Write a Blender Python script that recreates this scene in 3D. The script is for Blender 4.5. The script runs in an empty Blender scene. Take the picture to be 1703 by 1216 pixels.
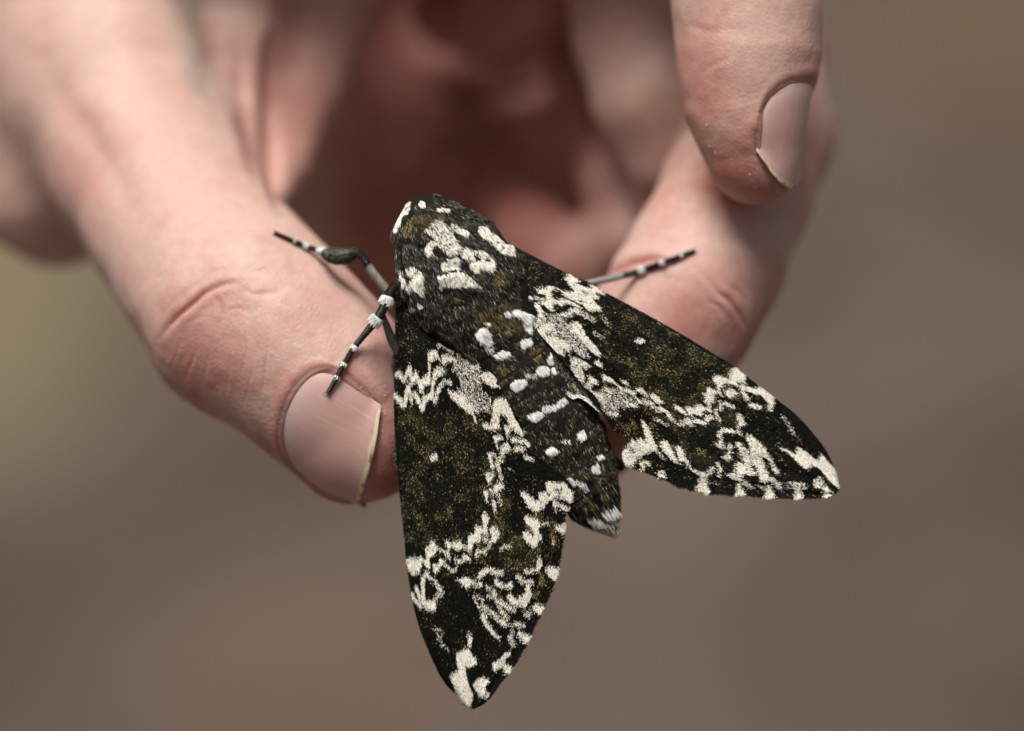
import bpy, math, random
import numpy as np
from mathutils import Vector

# ------------------------------------------------------------------ camera, light
RNG = np.random.default_rng(7)
SC = bpy.context.scene
COL = SC.collection
D = 450.0                      # mm from lens to the moth
S = 122.0 / 1703.0             # mm per photo pixel in the plane of the moth
PITCH = math.radians(22)
O = np.array([0.0, 0.0, 1.12])  # the moth is held 1.12 m above the ground
R_ = np.array([1.0, 0.0, 0.0])
U_ = np.array([0.0, math.sin(PITCH), math.cos(PITCH)])
B_ = np.array([0.0, -math.cos(PITCH), math.sin(PITCH)])   # towards the camera


def W(v):
    """mm in the hand's frame (x right, y up, z to the lens) -> world metres"""
    v = np.asarray(v, float)
    return O + 0.001 * (v[..., 0:1] * R_ + v[..., 1:2] * U_ + v[..., 2:3] * B_)


def P(px, py, z=0.0):
    px = np.asarray(px, float); py = np.asarray(py, float); z = np.asarray(z, float)
    k = (D - z) / D * S
    return np.stack(np.broadcast_arrays((px - 851.5) * k, -(py - 608.0) * k, z), -1)


def topx(v):
    k = D / (D - v[..., 2]) / S
    return v[..., 0] * k + 851.5, 608.0 - v[..., 1] * k


cam = bpy.data.cameras.new('camera')
cam.sensor_width = 36
cam.lens = 36 * D / 122.0
cam.clip_start = 0.02
cam.clip_end = 200
cam.dof.use_dof = True
cam.dof.focus_distance = 0.4490
cam.dof.aperture_fstop = 5.8
cam.dof.aperture_blades = 0
co = bpy.data.objects.new('camera', cam)
COL.objects.link(co)
co.location = Vector(O + 0.001 * D * B_)
co.rotation_euler = (math.pi / 2 - PITCH, 0, 0)
SC.camera = co

SUN_DIR = np.array([-0.18, 0.80, 0.55])              # where the light comes from, hand frame
sd = SUN_DIR[0] * R_ + SUN_DIR[1] * U_ + SUN_DIR[2] * B_
sd /= np.linalg.norm(sd)
world = bpy.data.worlds.new('World')
SC.world = world
world.use_nodes = True
nt = world.node_tree
bg = nt.nodes['Background']
sky = nt.nodes.new('ShaderNodeTexSky')
sky.sky_type = 'NISHITA'
sky.sun_disc = False
sky.sun_elevation = math.asin(sd[2])
sky.sun_rotation = math.atan2(sd[0], sd[1])
sky.air_density = 1.0
sky.dust_density = 4.0
hs = nt.nodes.new('ShaderNodeHueSaturation')
hs.inputs['Saturation'].default_value = 0.25
nt.links.new(sky.outputs[0], hs.inputs['Color'])
nt.links.new(hs.outputs[0], bg.inputs['Color'])
bg.inputs['Strength'].default_value = 0.05
sl = bpy.data.lights.new('sun', 'SUN')
sl.energy = 4.9
sl.angle = math.radians(32)
sl.color = (1.0, 0.975, 0.94)
so = bpy.data.objects.new('sun', sl)
COL.objects.link(so)
so.rotation_euler = Vector(-sd).to_track_quat('-Z', 'Y').to_euler()
SC.view_settings.view_transform = 'Standard'
SC.view_settings.look = 'None'
SC.view_settings.gamma = 1
SC.view_settings.use_curve_mapping = False
SC.view_settings.exposure = 0.0


# ------------------------------------------------------------------ helpers
def build(name, verts, faces, mat=None, parent=None, col=None, smooth=True, loc=None, attrs=None, extra=None):
    """verts in hand-frame mm; faces: an (n,3)/(n,4) array or a list of tuples"""
    w = W(verts)
    if parent is not None:
        org = np.array(parent['_org'])
    else:
        org = np.array(loc if loc is not None else w.mean(0))
    w = w - org
    me = bpy.data.meshes.new(name)
    if isinstance(faces, np.ndarray):
        n, k = faces.shape
        ext = [len(q) for q in (extra or [])]
        lp = np.r_[faces.astype(np.int32).ravel(), np.array([i for q in (extra or []) for i in q], np.int32)]
        ls = np.r_[np.arange(0, n * k, k), n * k + np.r_[0, np.cumsum(ext)[:-1]] if ext else np.zeros(0)].astype(np.int32)
        me.vertices.add(len(w)); me.vertices.foreach_set('co', w.astype(np.float32).ravel())
        me.loops.add(len(lp)); me.loops.foreach_set('vertex_index', lp)
        me.polygons.add(len(ls))
        me.polygons.foreach_set('loop_start', ls)
        me.update(calc_edges=True)
    else:
        me.from_pydata(w.tolist(), [], [tuple(int(i) for i in f) for f in faces])
    if smooth:
        me.polygons.foreach_set('use_smooth', np.ones(len(me.polygons), bool))
    if col is not None:
        c = np.ones((len(w), 4), np.float32); c[:, :3] = col
        a = me.color_attributes.new('tint', 'FLOAT_COLOR', 'POINT')
        a.data.foreach_set('color', c.ravel())
    for k, v in (attrs or {}).items():
        a = me.attributes.new(k, 'FLOAT', 'POINT')
        a.data.foreach_set('value', np.asarray(v, np.float32))
    me.update()
    o = bpy.data.objects.new(name, me)
    COL.objects.link(o)
    if mat: me.materials.append(mat)
    if parent is not None:
        o.parent = parent
    else:
        o.location = Vector(org)
    o['_org'] = org.tolist()
    return o


def tag(o, label=None, category=None, group=None, kind=None):
    for k, v in (('label', label), ('category', category), ('group', group), ('kind', kind)):
        if v: o[k] = v
    return o


def new_mat(name):
    m = bpy.data.materials.new(name); m.use_nodes = True
    return m, m.node_tree, m.node_tree.nodes['Principled BSDF']


def smooth01(a, b, x):
    t = np.clip((x - a) / (b - a), 0, 1)
    return t * t * (3 - 2 * t)


def grid_faces(n, m, wrap=False):
    i, j = np.meshgrid(np.arange(n - 1), np.arange(m if wrap else m - 1), indexing='ij')
    j2 = (j + 1) % m
    return np.stack([i * m + j, (i + 1) * m + j, (i + 1) * m + j2, i * m + j2], -1).reshape(-1, 4)


def catmull(pts, n):
    """n points evenly spaced along a smooth curve through pts"""
    p = np.asarray(pts, float)
    q = np.vstack([2 * p[0] - p[1], p, 2 * p[-1] - p[-2]])
    out = []
    for i in range(len(p) - 1):
        a, b, c, d = q[i:i + 4]
        t = np.linspace(0, 1, 24, endpoint=False)[:, None]
        out.append(0.5 * (2 * b + (c - a) * t + (2 * a - 5 * b + 4 * c - d) * t ** 2 + (3 * b - a - 3 * c + d) * t ** 3))
    out.append(p[-1:])
    out = np.vstack(out)
    l = np.r_[0, np.cumsum(np.linalg.norm(np.diff(out[:, :3], axis=0), axis=1))]
    s = np.linspace(0, l[-1], n)
    return np.stack([np.interp(s, l, out[:, k]) for k in range(p.shape[1])], -1)


_nz = RNG.random((64, 64, 64)).astype(np.float32)


def noise3(v, f):
    """cheap smooth value noise, 0..1, for points v (n,3)"""
    q = np.asarray(v) * f + 31.7
    i = np.floor(q).astype(int); t = q - i; t = t * t * (3 - 2 * t)
    r = 0
    for dx in (0, 1):
        for dy in (0, 1):
            for dz in (0, 1):
                wgt = (t[:, 0] if dx else 1 - t[:, 0]) * (t[:, 1] if dy else 1 - t[:, 1]) * (t[:, 2] if dz else 1 - t[:, 2])
                r = r + wgt * _nz[(i[:, 0] + dx) % 64, (i[:, 1] + dy) % 64, (i[:, 2] + dz) % 64]
    return r


def seg_dist(px, py, pts):
    """distance in px from points to a polyline, and the position along it"""
    best = np.full(px.shape, 1e9); tt = np.zeros(px.shape)
    n = len(pts) - 1
    for i in range(n):
        ax, ay = pts[i][:2]; bx, by = pts[i + 1][:2]
        dx, dy = bx - ax, by - ay
        t = np.clip(((px - ax) * dx + (py - ay) * dy) / (dx * dx + dy * dy + 1e-9), 0, 1)
        d = np.hypot(px - ax - t * dx, py - ay - t * dy)
        m = d < best
        best = np.where(m, d, best); tt = np.where(m, (i + t) / n, tt)
    return best, tt


# ------------------------------------------------------------------ ground
m, t, b = new_mat('earth')
tc = t.nodes.new('ShaderNodeTexCoord')
n1 = t.nodes.new('ShaderNodeTexNoise'); n1.inputs['Scale'].default_value = 3.1; n1.inputs['Detail'].default_value = 3
n2 = t.nodes.new('ShaderNodeTexNoise'); n2.inputs['Scale'].default_value = 60; n2.inputs['Detail'].default_value = 6
r1 = t.nodes.new('ShaderNodeValToRGB')
r1.color_ramp.elements[0].position = 0.42; r1.color_ramp.elements[0].color = (0.056, 0.036, 0.025, 1)
r1.color_ramp.elements[1].position = 0.60; r1.color_ramp.elements[1].color = (0.106, 0.077, 0.057, 1)
mx = t.nodes.new('ShaderNodeMixRGB'); mx.blend_type = 'MULTIPLY'; mx.inputs[0].default_value = 0.6
r2 = t.nodes.new('ShaderNodeValToRGB')
r2.color_ramp.elements[0].color = (0.55, 0.52, 0.5, 1); r2.color_ramp.elements[1].color = (1.35, 1.33, 1.3, 1)
t.links.new(tc.outputs['Object'], n1.inputs['Vector']); t.links.new(tc.outputs['Object'], n2.inputs['Vector'])
t.links.new(n1.outputs[0], r1.inputs[0]); t.links.new(n2.outputs[0], r2.inputs[0])
# a patch of dry yellow-green moss and a patch of fallen needles lie on the soil
gp = t.nodes.new('ShaderNodeAttribute'); gp.attribute_name = 'moss'
mx2 = t.nodes.new('ShaderNodeMixRGB'); mx2.inputs[2].default_value = (0.150, 0.118, 0.066, 1)
gq = t.nodes.new('ShaderNodeAttribute'); gq.attribute_name = 'needles'
mx3 = t.nodes.new('ShaderNodeMixRGB'); mx3.inputs[2].default_value = (0.090, 0.054, 0.028, 1)
t.links.new(r1.outputs[0], mx2.inputs[1]); t.links.new(gp.outputs['Fac'], mx2.inputs[0])
t.links.new(mx2.outputs[0], mx3.inputs[1]); t.links.new(gq.outputs['Fac'], mx3.inputs[0])
t.links.new(mx3.outputs[0], mx.inputs[1]); t.links.new(r2.outputs[0], mx.inputs[2])
t.links.new(mx.outputs[0], b.inputs['Base Color'])
b.inputs['Roughness'].default_value = 0.95
bp = t.nodes.new('ShaderNodeBump'); bp.inputs['Distance'].default_value = 0.01
t.links.new(n2.outputs[0], bp.inputs['Height']); t.links.new(bp.outputs[0], b.inputs['Normal'])
# soil: fine near the hand, coarse out to the horizon
ax = np.r_[-40, -15, -6, np.linspace(-3, 3, 121), 6, 15, 40]
ay = np.r_[-40, -15, -5, np.linspace(-1.5, 5, 131), 9, 18, 60]
gx, gy = np.meshgrid(ax, ay, indexing='ij')
gv = np.stack([gx, gy, np.zeros_like(gx)], -1).reshape(-1, 3)
near = np.exp(-((gv[:, 0] / 2.5) ** 2 + ((gv[:, 1] - 1.5) / 2.5) ** 2))
gv[:, 2] = (noise3(gv, 2.3) - 0.5) * 0.05 * near + (noise3(gv + 9, 7.0) - 0.5) * 0.025 * near


def on_ground(px, py):
    d = P(px, py, 0.0); e = np.array([0, 0, D]); dw = W(d) - W(e)
    k = W(e)[2] / -dw[2]
    return W(e) + k * dw


def patch(px, py, rad, f):
    c = on_ground(px, py)
    d = np.hypot(gv[:, 0] - c[0], (gv[:, 1] - c[1]) * 0.40) + (noise3(gv, 9.0) - 0.5) * 0.10
    return f * (1 - smooth01(rad * 0.35, rad, d))


me = bpy.data.meshes.new('ground')
me.from_pydata(gv.tolist(), [], grid_faces(len(ax), len(ay)).tolist())
moss = np.maximum(patch(-40, 480, 0.22, 1.0), patch(20, 590, 0.12, 0.3))
needles = np.maximum(patch(1640, 30, 0.28, 0.8), patch(480, 1130, 0.16, 0.45))
for k, v in (('moss', moss), ('needles', needles)):
    me.attributes.new(k, 'FLOAT', 'POINT').data.foreach_set('value', v.astype(np.float32))
me.polygons.foreach_set('use_smooth', np.ones(len(me.polygons), bool))
me.materials.append(m)
g = bpy.data.objects.new('ground', me); COL.objects.link(g)
tag(g, 'bare brown soil ground with a mossy yellow patch', 'ground', kind='structure')

# ------------------------------------------------------------------ the hand: one continuous surface
# a digit is a chain of (px, py, z mm, radius px)
def chain(pts):
    p = np.asarray(pts, float)
    c = P(p[:, 0], p[:, 1], p[:, 2])
    r = p[:, 3] * S * (D - p[:, 2]) / D
    return np.c_[c, r]


THUMB = chain([(596, 714, -11, 124), (548, 640, -11.5, 141), (478, 576, -13, 150), (412, 526, -16, 167),
               (350, 446, -22, 153), (296, 368, -28.5, 148), (244, 270, -37, 158), (185, 130, -47, 190), (120, -60, -58, 235)])
HEEL = chain([(-300, 40, -82, 250), (-60, 175, -67, 185), (95, 318, -55, 126)])
WEB = chain([(590, -170, -60, 170), (528, 0, -57, 108), (496, 150, -52, 78), (470, 270, -45, 48), (452, 335, -36, 26)])
WEB2 = chain([(380, -100, -52, 120), (398, 60, -47, 72), (408, 220, -43, 46), (418, 310, -38, 34)])
INDEX = chain([(1253, 262, -9, 79), (1241, 180, -9, 93), (1243, 90, -9.5, 111), (1242, 0, -10.5, 114), (1240, -110, -13, 116),
               (1222, -200, -14, 130)])
INDEX2 = chain([(1222, -200, -14, 130), (1150, -360, -14, 140), (1000, -500, -16, 165), (740, -480, -24, 205)])  # unseen base of the index, routed to help shade the palm
MIDDLE = chain([(975, 718, -21, 92), (1040, 640, -19.5, 110), (1098, 566, -19, 121), (1142, 492, -20, 124), (1180, 420, -23, 122),
                (1225, 325, -30, 118), (1266, 228, -40, 119)])
MIDDLE2 = chain([(1266, 228, -40, 119), (1240, 90, -60, 120), (1160, -150, -80, 150)])
RING = chain([(1120, 250, -45, 84), (1090, 160, -44, 98), (1066, 60, -47, 106), (1040, -120, -62, 122)])
RING2 = chain([(1120, 250, -45, 84), (1130, 330, -50, 72), (1120, 400, -56, 62)])
LITTLE = chain([(1046, 390, -54, 58), (1030, 300, -57, 60), (985, 120, -74, 80)])
LITTLE2 = chain([(1046, 390, -54, 58), (960, 436, -57, 60), (885, 395, -64, 62), (835, 320, -78, 58)])
FOLD = chain([(745, 20, -80, 62), (830, 28, -69, 86), (900, 10, -66, 80), (950, -70, -72, 92)])
PALM = chain([(640, 60, -122, 330), (780, 230, -122, 350), (960, 150, -120, 350)])
ROOF = chain([(60, -300, -62, 240), (330, -380, -42, 240), (740, -460, -32, 240), (1000, -580, -50, 235)])  # unseen bulk above the view, added and shaped to shade the palm
WRIST = chain([(-300, 60, -86, 250), (0, -350, -92, 420), (500, -420, -108, 420), (900, -250, -112, 330)])


def d_chain(v, ch, k=2.0):
    d = None
    for i in range(len(ch) - 1):
        a, b = ch[i, :3], ch[i + 1, :3]
        ba = b - a
        t = np.clip(((v - a) @ ba) / (ba @ ba), 0, 1)
        q = np.sqrt(((v - a - t[:, None] * ba) ** 2).sum(1)) - (ch[i, 3] + t * (ch[i + 1, 3] - ch[i, 3]))
        d = q if d is None else smin(d, q, k)
    return d


def smin(a, b, k):
    h = np.clip(0.5 + 0.5 * (b - a) / k, 0, 1)
    return b * (1 - h) + a * h - k * h * (1 - h)


def hand_sdf(v):
    v = np.asarray(v, np.float32)
    th = d_chain(v, THUMB.astype(np.float32), 3.0)
    he = d_chain(v, HEEL.astype(np.float32), 3.0)
    d = smin(th, he, 9.0)
    d = smin(d, d_chain(v, WEB2.astype(np.float32)), 4.5)
    d = smin(d, d_chain(v, WEB.astype(np.float32)), 3.0)
    pal = smin(d_chain(v, PALM.astype(np.float32), 6), d_chain(v, WRIST.astype(np.float32), 8), 8.0)
    pal = smin(pal, d_chain(v, ROOF.astype(np.float32), 6), 8.0)
    pal = smin(pal, d_chain(v, FOLD.astype(np.float32)), 2.0)
    d = smin(d, pal, 5.0)
    ix = smin(d_chain(v, INDEX.astype(np.float32), 3), d_chain(v, INDEX2.astype(np.float32), 4), 2.0)
    d = smin(d, ix, 3.0)
    mi = smin(d_chain(v, MIDDLE.astype(np.float32), 3), d_chain(v, MIDDLE2.astype(np.float32), 3), 2.0)
    d = smin(d, mi, 1.0)
    ri = smin(d_chain(v, RING.astype(np.float32), 3), d_chain(v, RING2.astype(np.float32), 3), 2.0)
    d = smin(d, ri, 1.0)
    li = smin(d_chain(v, LITTLE.astype(np.float32), 3), d_chain(v, LITTLE2.astype(np.float32), 3), 2.0)
    return smin(d, li, 1.0)


TET = np.array([(1, -1, -1), (-1, -1, 1), (-1, 1, -1), (1, 1, 1)], float)


def grad4(v, e=0.15):
    f = [hand_sdf(v + e * q) for q in TET]                     # tetrahedral differences: value and slope from 4 samples
    g = sum(q * a[:, None] for q, a in zip(TET, f))
    return sum(f) / 4, g / (np.linalg.norm(g, axis=1, keepdims=True) + 1e-9)


def hand_grad(v): return grad4(v)[1]


def to_surface(v, iso=0.0, n=2):
    for _ in range(n):
        f, g = grad4(v)
        v = v - (f - iso)[:, None] * g
    return v


def surf_z(px, py, top=4.0, bottom=-60.0):
    z = np.linspace(top, bottom, 900)
    v = P(np.full(900, px), np.full(900, py), z)
    s = hand_sdf(v)
    i = np.argmax(s < 0)
    return z[i] if s[i] < 0 else -12.0


def surface_nets(lo, hi, h):
    n = np.ceil((hi - lo) / h).astype(int) + 1
    X = [lo[k] + h * np.arange(n[k]) for k in range(3)]
    F = np.empty(n, np.float32)
    for i in range(0, n[0], 12):                              # slabs, to keep memory low
        q = np.stack(np.meshgrid(X[0][i:i + 12], X[1], X[2], indexing='ij'), -1).reshape(-1, 3)
        F[i:i + 12] = hand_sdf(q).reshape(-1, n[1], n[2])
    I = F < 0
    cn = n - 1
    cnt = np.zeros(cn, np.int8); acc = np.zeros(tuple(cn) + (3,), np.float32)
    c8 = [(a, b_, c) for a in (0, 1) for b_ in (0, 1) for c in (0, 1)]

    def cut(a):
        return tuple(slice(a[k], a[k] + cn[k]) for k in range(3))
    for a in c8:
        for ax_ in range(3):
            if a[ax_]: continue
            b_ = list(a); b_[ax_] = 1
            fa, fb = F[cut(a)], F[cut(b_)]
            m_ = (fa < 0) != (fb < 0)
            tt = np.where(m_, fa / (fa - fb + 1e-12), 0)
            cnt += m_
            for k in range(3):
                acc[..., k] += np.where(m_, a[k] + (tt if k == ax_ else 0), 0)
    has = cnt > 0
    idx = np.full(cn, -1, np.int64); idx[has] = np.arange(has.sum())
    base = np.argwhere(has)
    V = lo + h * (base + acc[has] / cnt[has][:, None])
    faces = []
    for ax_ in range(3):
        o1, o2 = [(1, 2), (2, 0), (0, 1)][ax_]
        sl_a = [slice(None)] * 3; sl_b = [slice(None)] * 3
        sl_a[ax_] = slice(0, -1); sl_b[ax_] = slice(1, None)
        ch = I[tuple(sl_a)] != I[tuple(sl_b)]
        ins = I[tuple(sl_a)]
        e = np.argwhere(ch)
        ok = (e[:, o1] > 0) & (e[:, o2] > 0) & (e[:, o1] < cn[o1]) & (e[:, o2] < cn[o2])
        e = e[ok]
        fl = ins[e[:, 0], e[:, 1], e[:, 2]]
        qs = []
        for d1, d2 in ((1, 1), (0, 1), (0, 0), (1, 0)):
            q = e.copy(); q[:, o1] -= d1; q[:, o2] -= d2
            qs.append(idx[q[:, 0], q[:, 1], q[:, 2]])
        q = np.stack(qs, -1)
        q[~fl] = q[~fl][:, ::-1]
        faces.append(q)
    return V, np.vstack(faces)


def subdivide(V, Fq):
    n = len(V)
    e = np.stack([Fq, np.roll(Fq, -1, 1)], -1).reshape(-1, 2)
    es = np.sort(e, 1)
    key = es[:, 0] * n + es[:, 1]
    uq, first, inv = np.unique(key, return_index=True, return_inverse=True)
    em = V[es[first]].mean(1)
    fm = V[Fq].mean(1)
    ei = (n + inv).reshape(-1, 4)
    fi = n + len(uq) + np.arange(len(Fq))
    nf = [np.stack([Fq[:, k], ei[:, k], fi, ei[:, (k - 1) % 4]], -1) for k in range(4)]
    return np.vstack([V, em, fm]), np.vstack(nf)


def refine(V, F_, N, sel):
    """split the chosen quads in four; their neighbours become polygons with the new corners, so no crack opens"""
    n = len(V)
    e = np.stack([F_, np.roll(F_, -1, 1)], -1)
    es = np.sort(e, -1); key = es[..., 0] * n + es[..., 1]
    uq = np.unique(key[sel])
    a, b_ = uq // n, uq % n
    pos = np.searchsorted(uq, key); hit = (pos < len(uq)) & (uq[np.minimum(pos, len(uq) - 1)] == key)
    ei = np.where(hit, n + pos, -1)
    Fs, Es = F_[sel], ei[sel]
    fi = n + len(uq) + np.arange(len(Fs))
    quads = np.vstack([np.stack([Fs[:, k], Es[:, k], fi, Es[:, (k - 1) % 4]], -1) for k in range(4)])
    newV = np.vstack([(V[a] + V[b_]) / 2, V[Fs].mean(1)])
    rest = ~sel & ~hit.any(1)
    part = np.argwhere(~sel & hit.any(1))[:, 0]
    polys = []
    for f in part:
        q = []
        for k in range(4):
            q.append(F_[f, k])
            if hit[f, k]: q.append(ei[f, k])
        polys.append(q)
    f_, g_ = grad4(newV)
    newV = newV - f_[:, None] * g_
    return np.vstack([V, newV]), np.vstack([N, g_]), np.vstack([F_[rest], quads]), polys


lo = np.array([-97.0, -17.0, -150.0]); hi = np.array([52.0, 118.0, 6.0])
HV, HF = surface_nets(lo, hi, 1.6)
HV = to_surface(HV, 0, 2)
HV, HF = subdivide(HV, HF)
f_, HN = grad4(HV)
HV = HV - f_[:, None] * HN
# finer where the photograph is sharp: the nearer faces of the thumb and fingers
fc, fn = HV[HF].mean(1), HN[HF].mean(1)
HV, HN, HF, HP = refine(HV, HF, HN, (fc[:, 2] > -42) & (fn[:, 2] > -0.25) & (fc[:, 1] < 48) & (fc[:, 0] > -64))
fc, fn = HV[HF].mean(1), HN[HF].mean(1)
HV, HN, HF, HP2 = refine(HV, HF, HN, (fc[:, 2] > -22) & (fn[:, 2] > -0.1) & (fc[:, 1] < 46) & (fc[:, 0] > -50))
HP = HP + HP2
hx, hy = topx(HV)
facing = smooth01(0.0, 0.25, HN[:, 2])


# ---- nails: a plate on the back of a digit, sunk into a fold of skin
class Nail:
    def __init__(s, px, py, z, a, n, L, th, r, skew=0.0, taper=0.26):
        s.skew = skew; s.taper = taper
        s.c = P(px, py, z)
        s.a = np.array(a, float) / np.linalg.norm(a)
        n = np.array(n, float); n -= s.a * (n @ s.a); s.n = n / np.linalg.norm(n)
        s.b = np.cross(s.a, s.n); s.L = L; s.th = math.radians(th); s.r = r

    def smin_(s, t): return -1 + 0.95 * (1 - (1 - np.clip(np.abs(t), 0, 1) ** 2.4) ** (1 / 2.2)) + s.skew * t
    def smax_(s, t): return 1 - s.taper * np.abs(t) ** 2.2 + s.skew * t

    def local(s, v):
        q = v - s.c
        return (q @ s.a) / (s.L / 2), np.arctan2(q @ s.b, q @ s.n) / s.th, np.linalg.norm(q - np.outer(q @ s.a, s.a), axis=1)

    def skin(s, v):
        """offset of the skin along its normal, redness and fold masks"""
        u, t, rad = s.local(v)
        okd = (rad < s.r * 1.7) & (np.abs(u) < 2.2)
        dp = (s.smin_(np.clip(t, -1, 1)) - u) * s.L / 2
        ds = (np.abs(t) - 1) * s.th * s.r
        dd = (u - s.smax_(np.clip(t, -1, 1))) * s.L / 2
        out = np.maximum(dp, ds)
        out = np.where((dp > 0) & (ds > 0), np.hypot(dp, ds), out)
        al = np.maximum(out, dd)
        sink = -0.45 * (1 - smooth01(-1.0, -0.25, al))
        fold = 0.17 * np.exp(-((out - 0.9) / 0.85) ** 2) * (dd < 0.6) * (1 - smooth01(-0.6, 0.6, dd)) * smooth01(-0.1, 0.5, out)
        tip = -0.25 * np.exp(-((dd - 0.3) / 0.5) ** 2) * (out < 0)
        return np.where(okd, sink + fold + tip, 0), np.where(okd, np.exp(-(np.maximum(out, 0) / 2.2) ** 2), 0), \
            np.where(okd, np.exp(-((out - 0.12) / 0.22) ** 2) * (dd < 0), 0)

    def mesh(s, nu=70, nt=96):
        t = np.linspace(-1, 1, nt); k = np.linspace(0, 1, nu)
        T, K = np.meshgrid(t, k, indexing='xy')
        U = s.smin_(T) + K * (s.smax_(T) - s.smin_(T))
        th = T * s.th
        rag = (noise3(np.stack([T * 9, T * 0, T * 0], -1).reshape(-1, 3), 1.0).reshape(T.shape) - 0.5) * 0.05
        U = U + rag * smooth01(0.9, 1, K)
        v = s.c + s.a * (U * s.L / 2)[..., None] + s.r * (s.n * np.cos(th)[..., None] + s.b * np.sin(th)[..., None])
        v = v.reshape(-1, 3)
        lift = 0.03 + 0.50 * smooth01(0.82, 1.0, K) - 0.22 * np.maximum(smooth01(0.82, 1, np.abs(T)) * (1 - K ** 3), 1 - smooth01(0, 0.12, K))
        v = to_surface(v, lift.ravel(), 4)
        G = v.reshape(nu, nt, 3)
        for _ in range(40):                                     # a nail is one smooth curve
            G[1:-1] = 0.5 * G[1:-1] + 0.25 * (G[2:] + G[:-2])
            G[:, 1:-1] = 0.5 * G[:, 1:-1] + 0.25 * (G[:, 2:] + G[:, :-2])
        v = G.reshape(-1, 3); g = hand_grad(v); v = v + g * 0.05
        ridge = 0.018 * (noise3(np.stack([T * 26, K * 1.3, T * 0], -1).reshape(-1, 3), 1.0) - 0.5)
        v = v + g * ridge[:, None]
        back = v - g * (0.42 - 0.12 * smooth01(0.85, 1, K).ravel())[:, None]
        f = grid_faces(nu, nt)
        n = nu * nt
        rim = np.r_[np.arange(nt), np.arange(1, nu) * nt + nt - 1, np.arange(nt - 2, -1, -1) + (nu - 1) * nt, np.arange(nu - 2, 0, -1) * nt]
        rf = np.stack([rim, np.roll(rim, -1), np.roll(rim, -1) + n, rim + n], -1)
        F_ = np.vstack([f, f[:, ::-1] + n, rf])
        c = np.array([0.58, 0.355, 0.31]) * np.ones((n, 1))
        lun = (np.exp(-((K.ravel() - 0.0) / 0.22) ** 2) * (1 - np.abs(T.ravel()) ** 2))[:, None]
        c = c * (1 - 0.55 * lun) + np.array([0.66, 0.52, 0.50]) * 0.55 * lun
        for _ in range(9):                                      # scratches
            t0, k0, sl_, ln_ = RNG.uniform(-0.8, 0.8), RNG.uniform(0.2, 0.8), RNG.uniform(-0.25, 0.25), RNG.uniform(0.15, 0.4)
            sc_ = np.exp(-((T.ravel() - t0 - sl_ * (K.ravel() - k0)) / 0.012) ** 2) * (np.abs(K.ravel() - k0) < ln_)
            c = c * (1 + 0.09 * sc_[:, None])
        free = smooth01(0.925, 0.955, K.ravel() + 0.05 * (noise3(np.stack([T * 5, T * 0 + 3, T * 0], -1).reshape(-1, 3), 1.0) - 0.5))[:, None]
        c = c * (1 - free) + np.array([0.70, 0.59, 0.40]) * free
        dirt = (smooth01(0.58, 0.74, noise3(np.stack([T * 8, K * 30, T * 0 + 7], -1).reshape(-1, 3), 1.0)) * smooth01(0.90, 0.97, K.ravel()))[:, None] * 0.8
        c = c * (1 - dirt) + np.array([0.16, 0.11, 0.06]) * dirt
        return np.vstack([v, back]), F_, np.vstack([c, c])


NAIL_T = Nail(593, 694, -11.2, (0.80, -0.58, 0.10), (-0.30, -0.37, 0.88), 12.4, 48, 9.0, 0.36)
NAIL_I = Nail(1246, 232, -9.0, (0.02, -1.0, 0.02), (0.87, 0.0, 0.50), 13.6, 56, 6.0, 0.0, 0.75)

disp = np.zeros(len(HV)); red = np.zeros(len(HV)); dark = np.zeros(len(HV))
for nl in (NAIL_T, NAIL_I):
    o_, rd, ed = nl.skin(HV)
    disp += o_; red = np.maximum(red, rd * 0.55); dark = np.maximum(dark, ed * 0.6)


def crease(pts, w, depth, zlo=-40, zhi=5, colour=0.5, ridge=0.35):
    global disp, red
    d, t_ = seg_dist(hx, hy, pts)
    m_ = (HV[:, 2] > zlo) & (HV[:, 2] < zhi) & (HN[:, 2] > -0.2)
    e = np.sin(np.clip(t_, 0.02, 0.98) * math.pi) ** 0.6 * m_
    disp += e * 0.6 * (-depth * np.exp(-(d / w) ** 2) + ridge * depth * np.exp(-((d - 2.6 * w) / (1.5 * w)) ** 2))
    red = np.maximum(red, colour * e * np.exp(-(d / (1.5 * w)) ** 2))


# thumb joint
crease([(268, 562), (283, 540), (300, 522), (320, 505), (340, 487), (368, 473), (398, 468)], 4.2, 0.55, colour=0.9)
crease([(352, 488), (366, 506), (368, 530), (362, 556)], 4, 0.20, colour=0.4)
crease([(395, 476), (420, 490), (455, 488), (480, 476)], 5, 0.16, colour=0.2)
for q in ([(387, 560), (381, 610), (372, 672)], [(427, 572), (416, 626), (402, 680)], [(352, 560), (345, 598), (336, 640)],
          [(326, 580), (318, 604), (306, 634)], [(300, 560), (294, 588), (284, 612)], [(404, 540), (410, 580), (396, 640)],
          [(446, 560), (440, 610), (432, 668)], [(308, 540), (330, 528), (352, 530)], [(372, 520), (392, 512), (414, 516)]):
    crease(q, RNG.uniform(1.6, 3.0), RNG.uniform(0.05, 0.13), colour=0.45)
for q in ([(330, 470), (350, 452), (380, 444)], [(300, 500), (318, 478), (336, 466)], [(410, 456), (440, 448), (466, 452)], [(276, 520), (292, 498), (306, 484)]):
    crease(q, 3.2, 0.10, colour=0.15)
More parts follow.
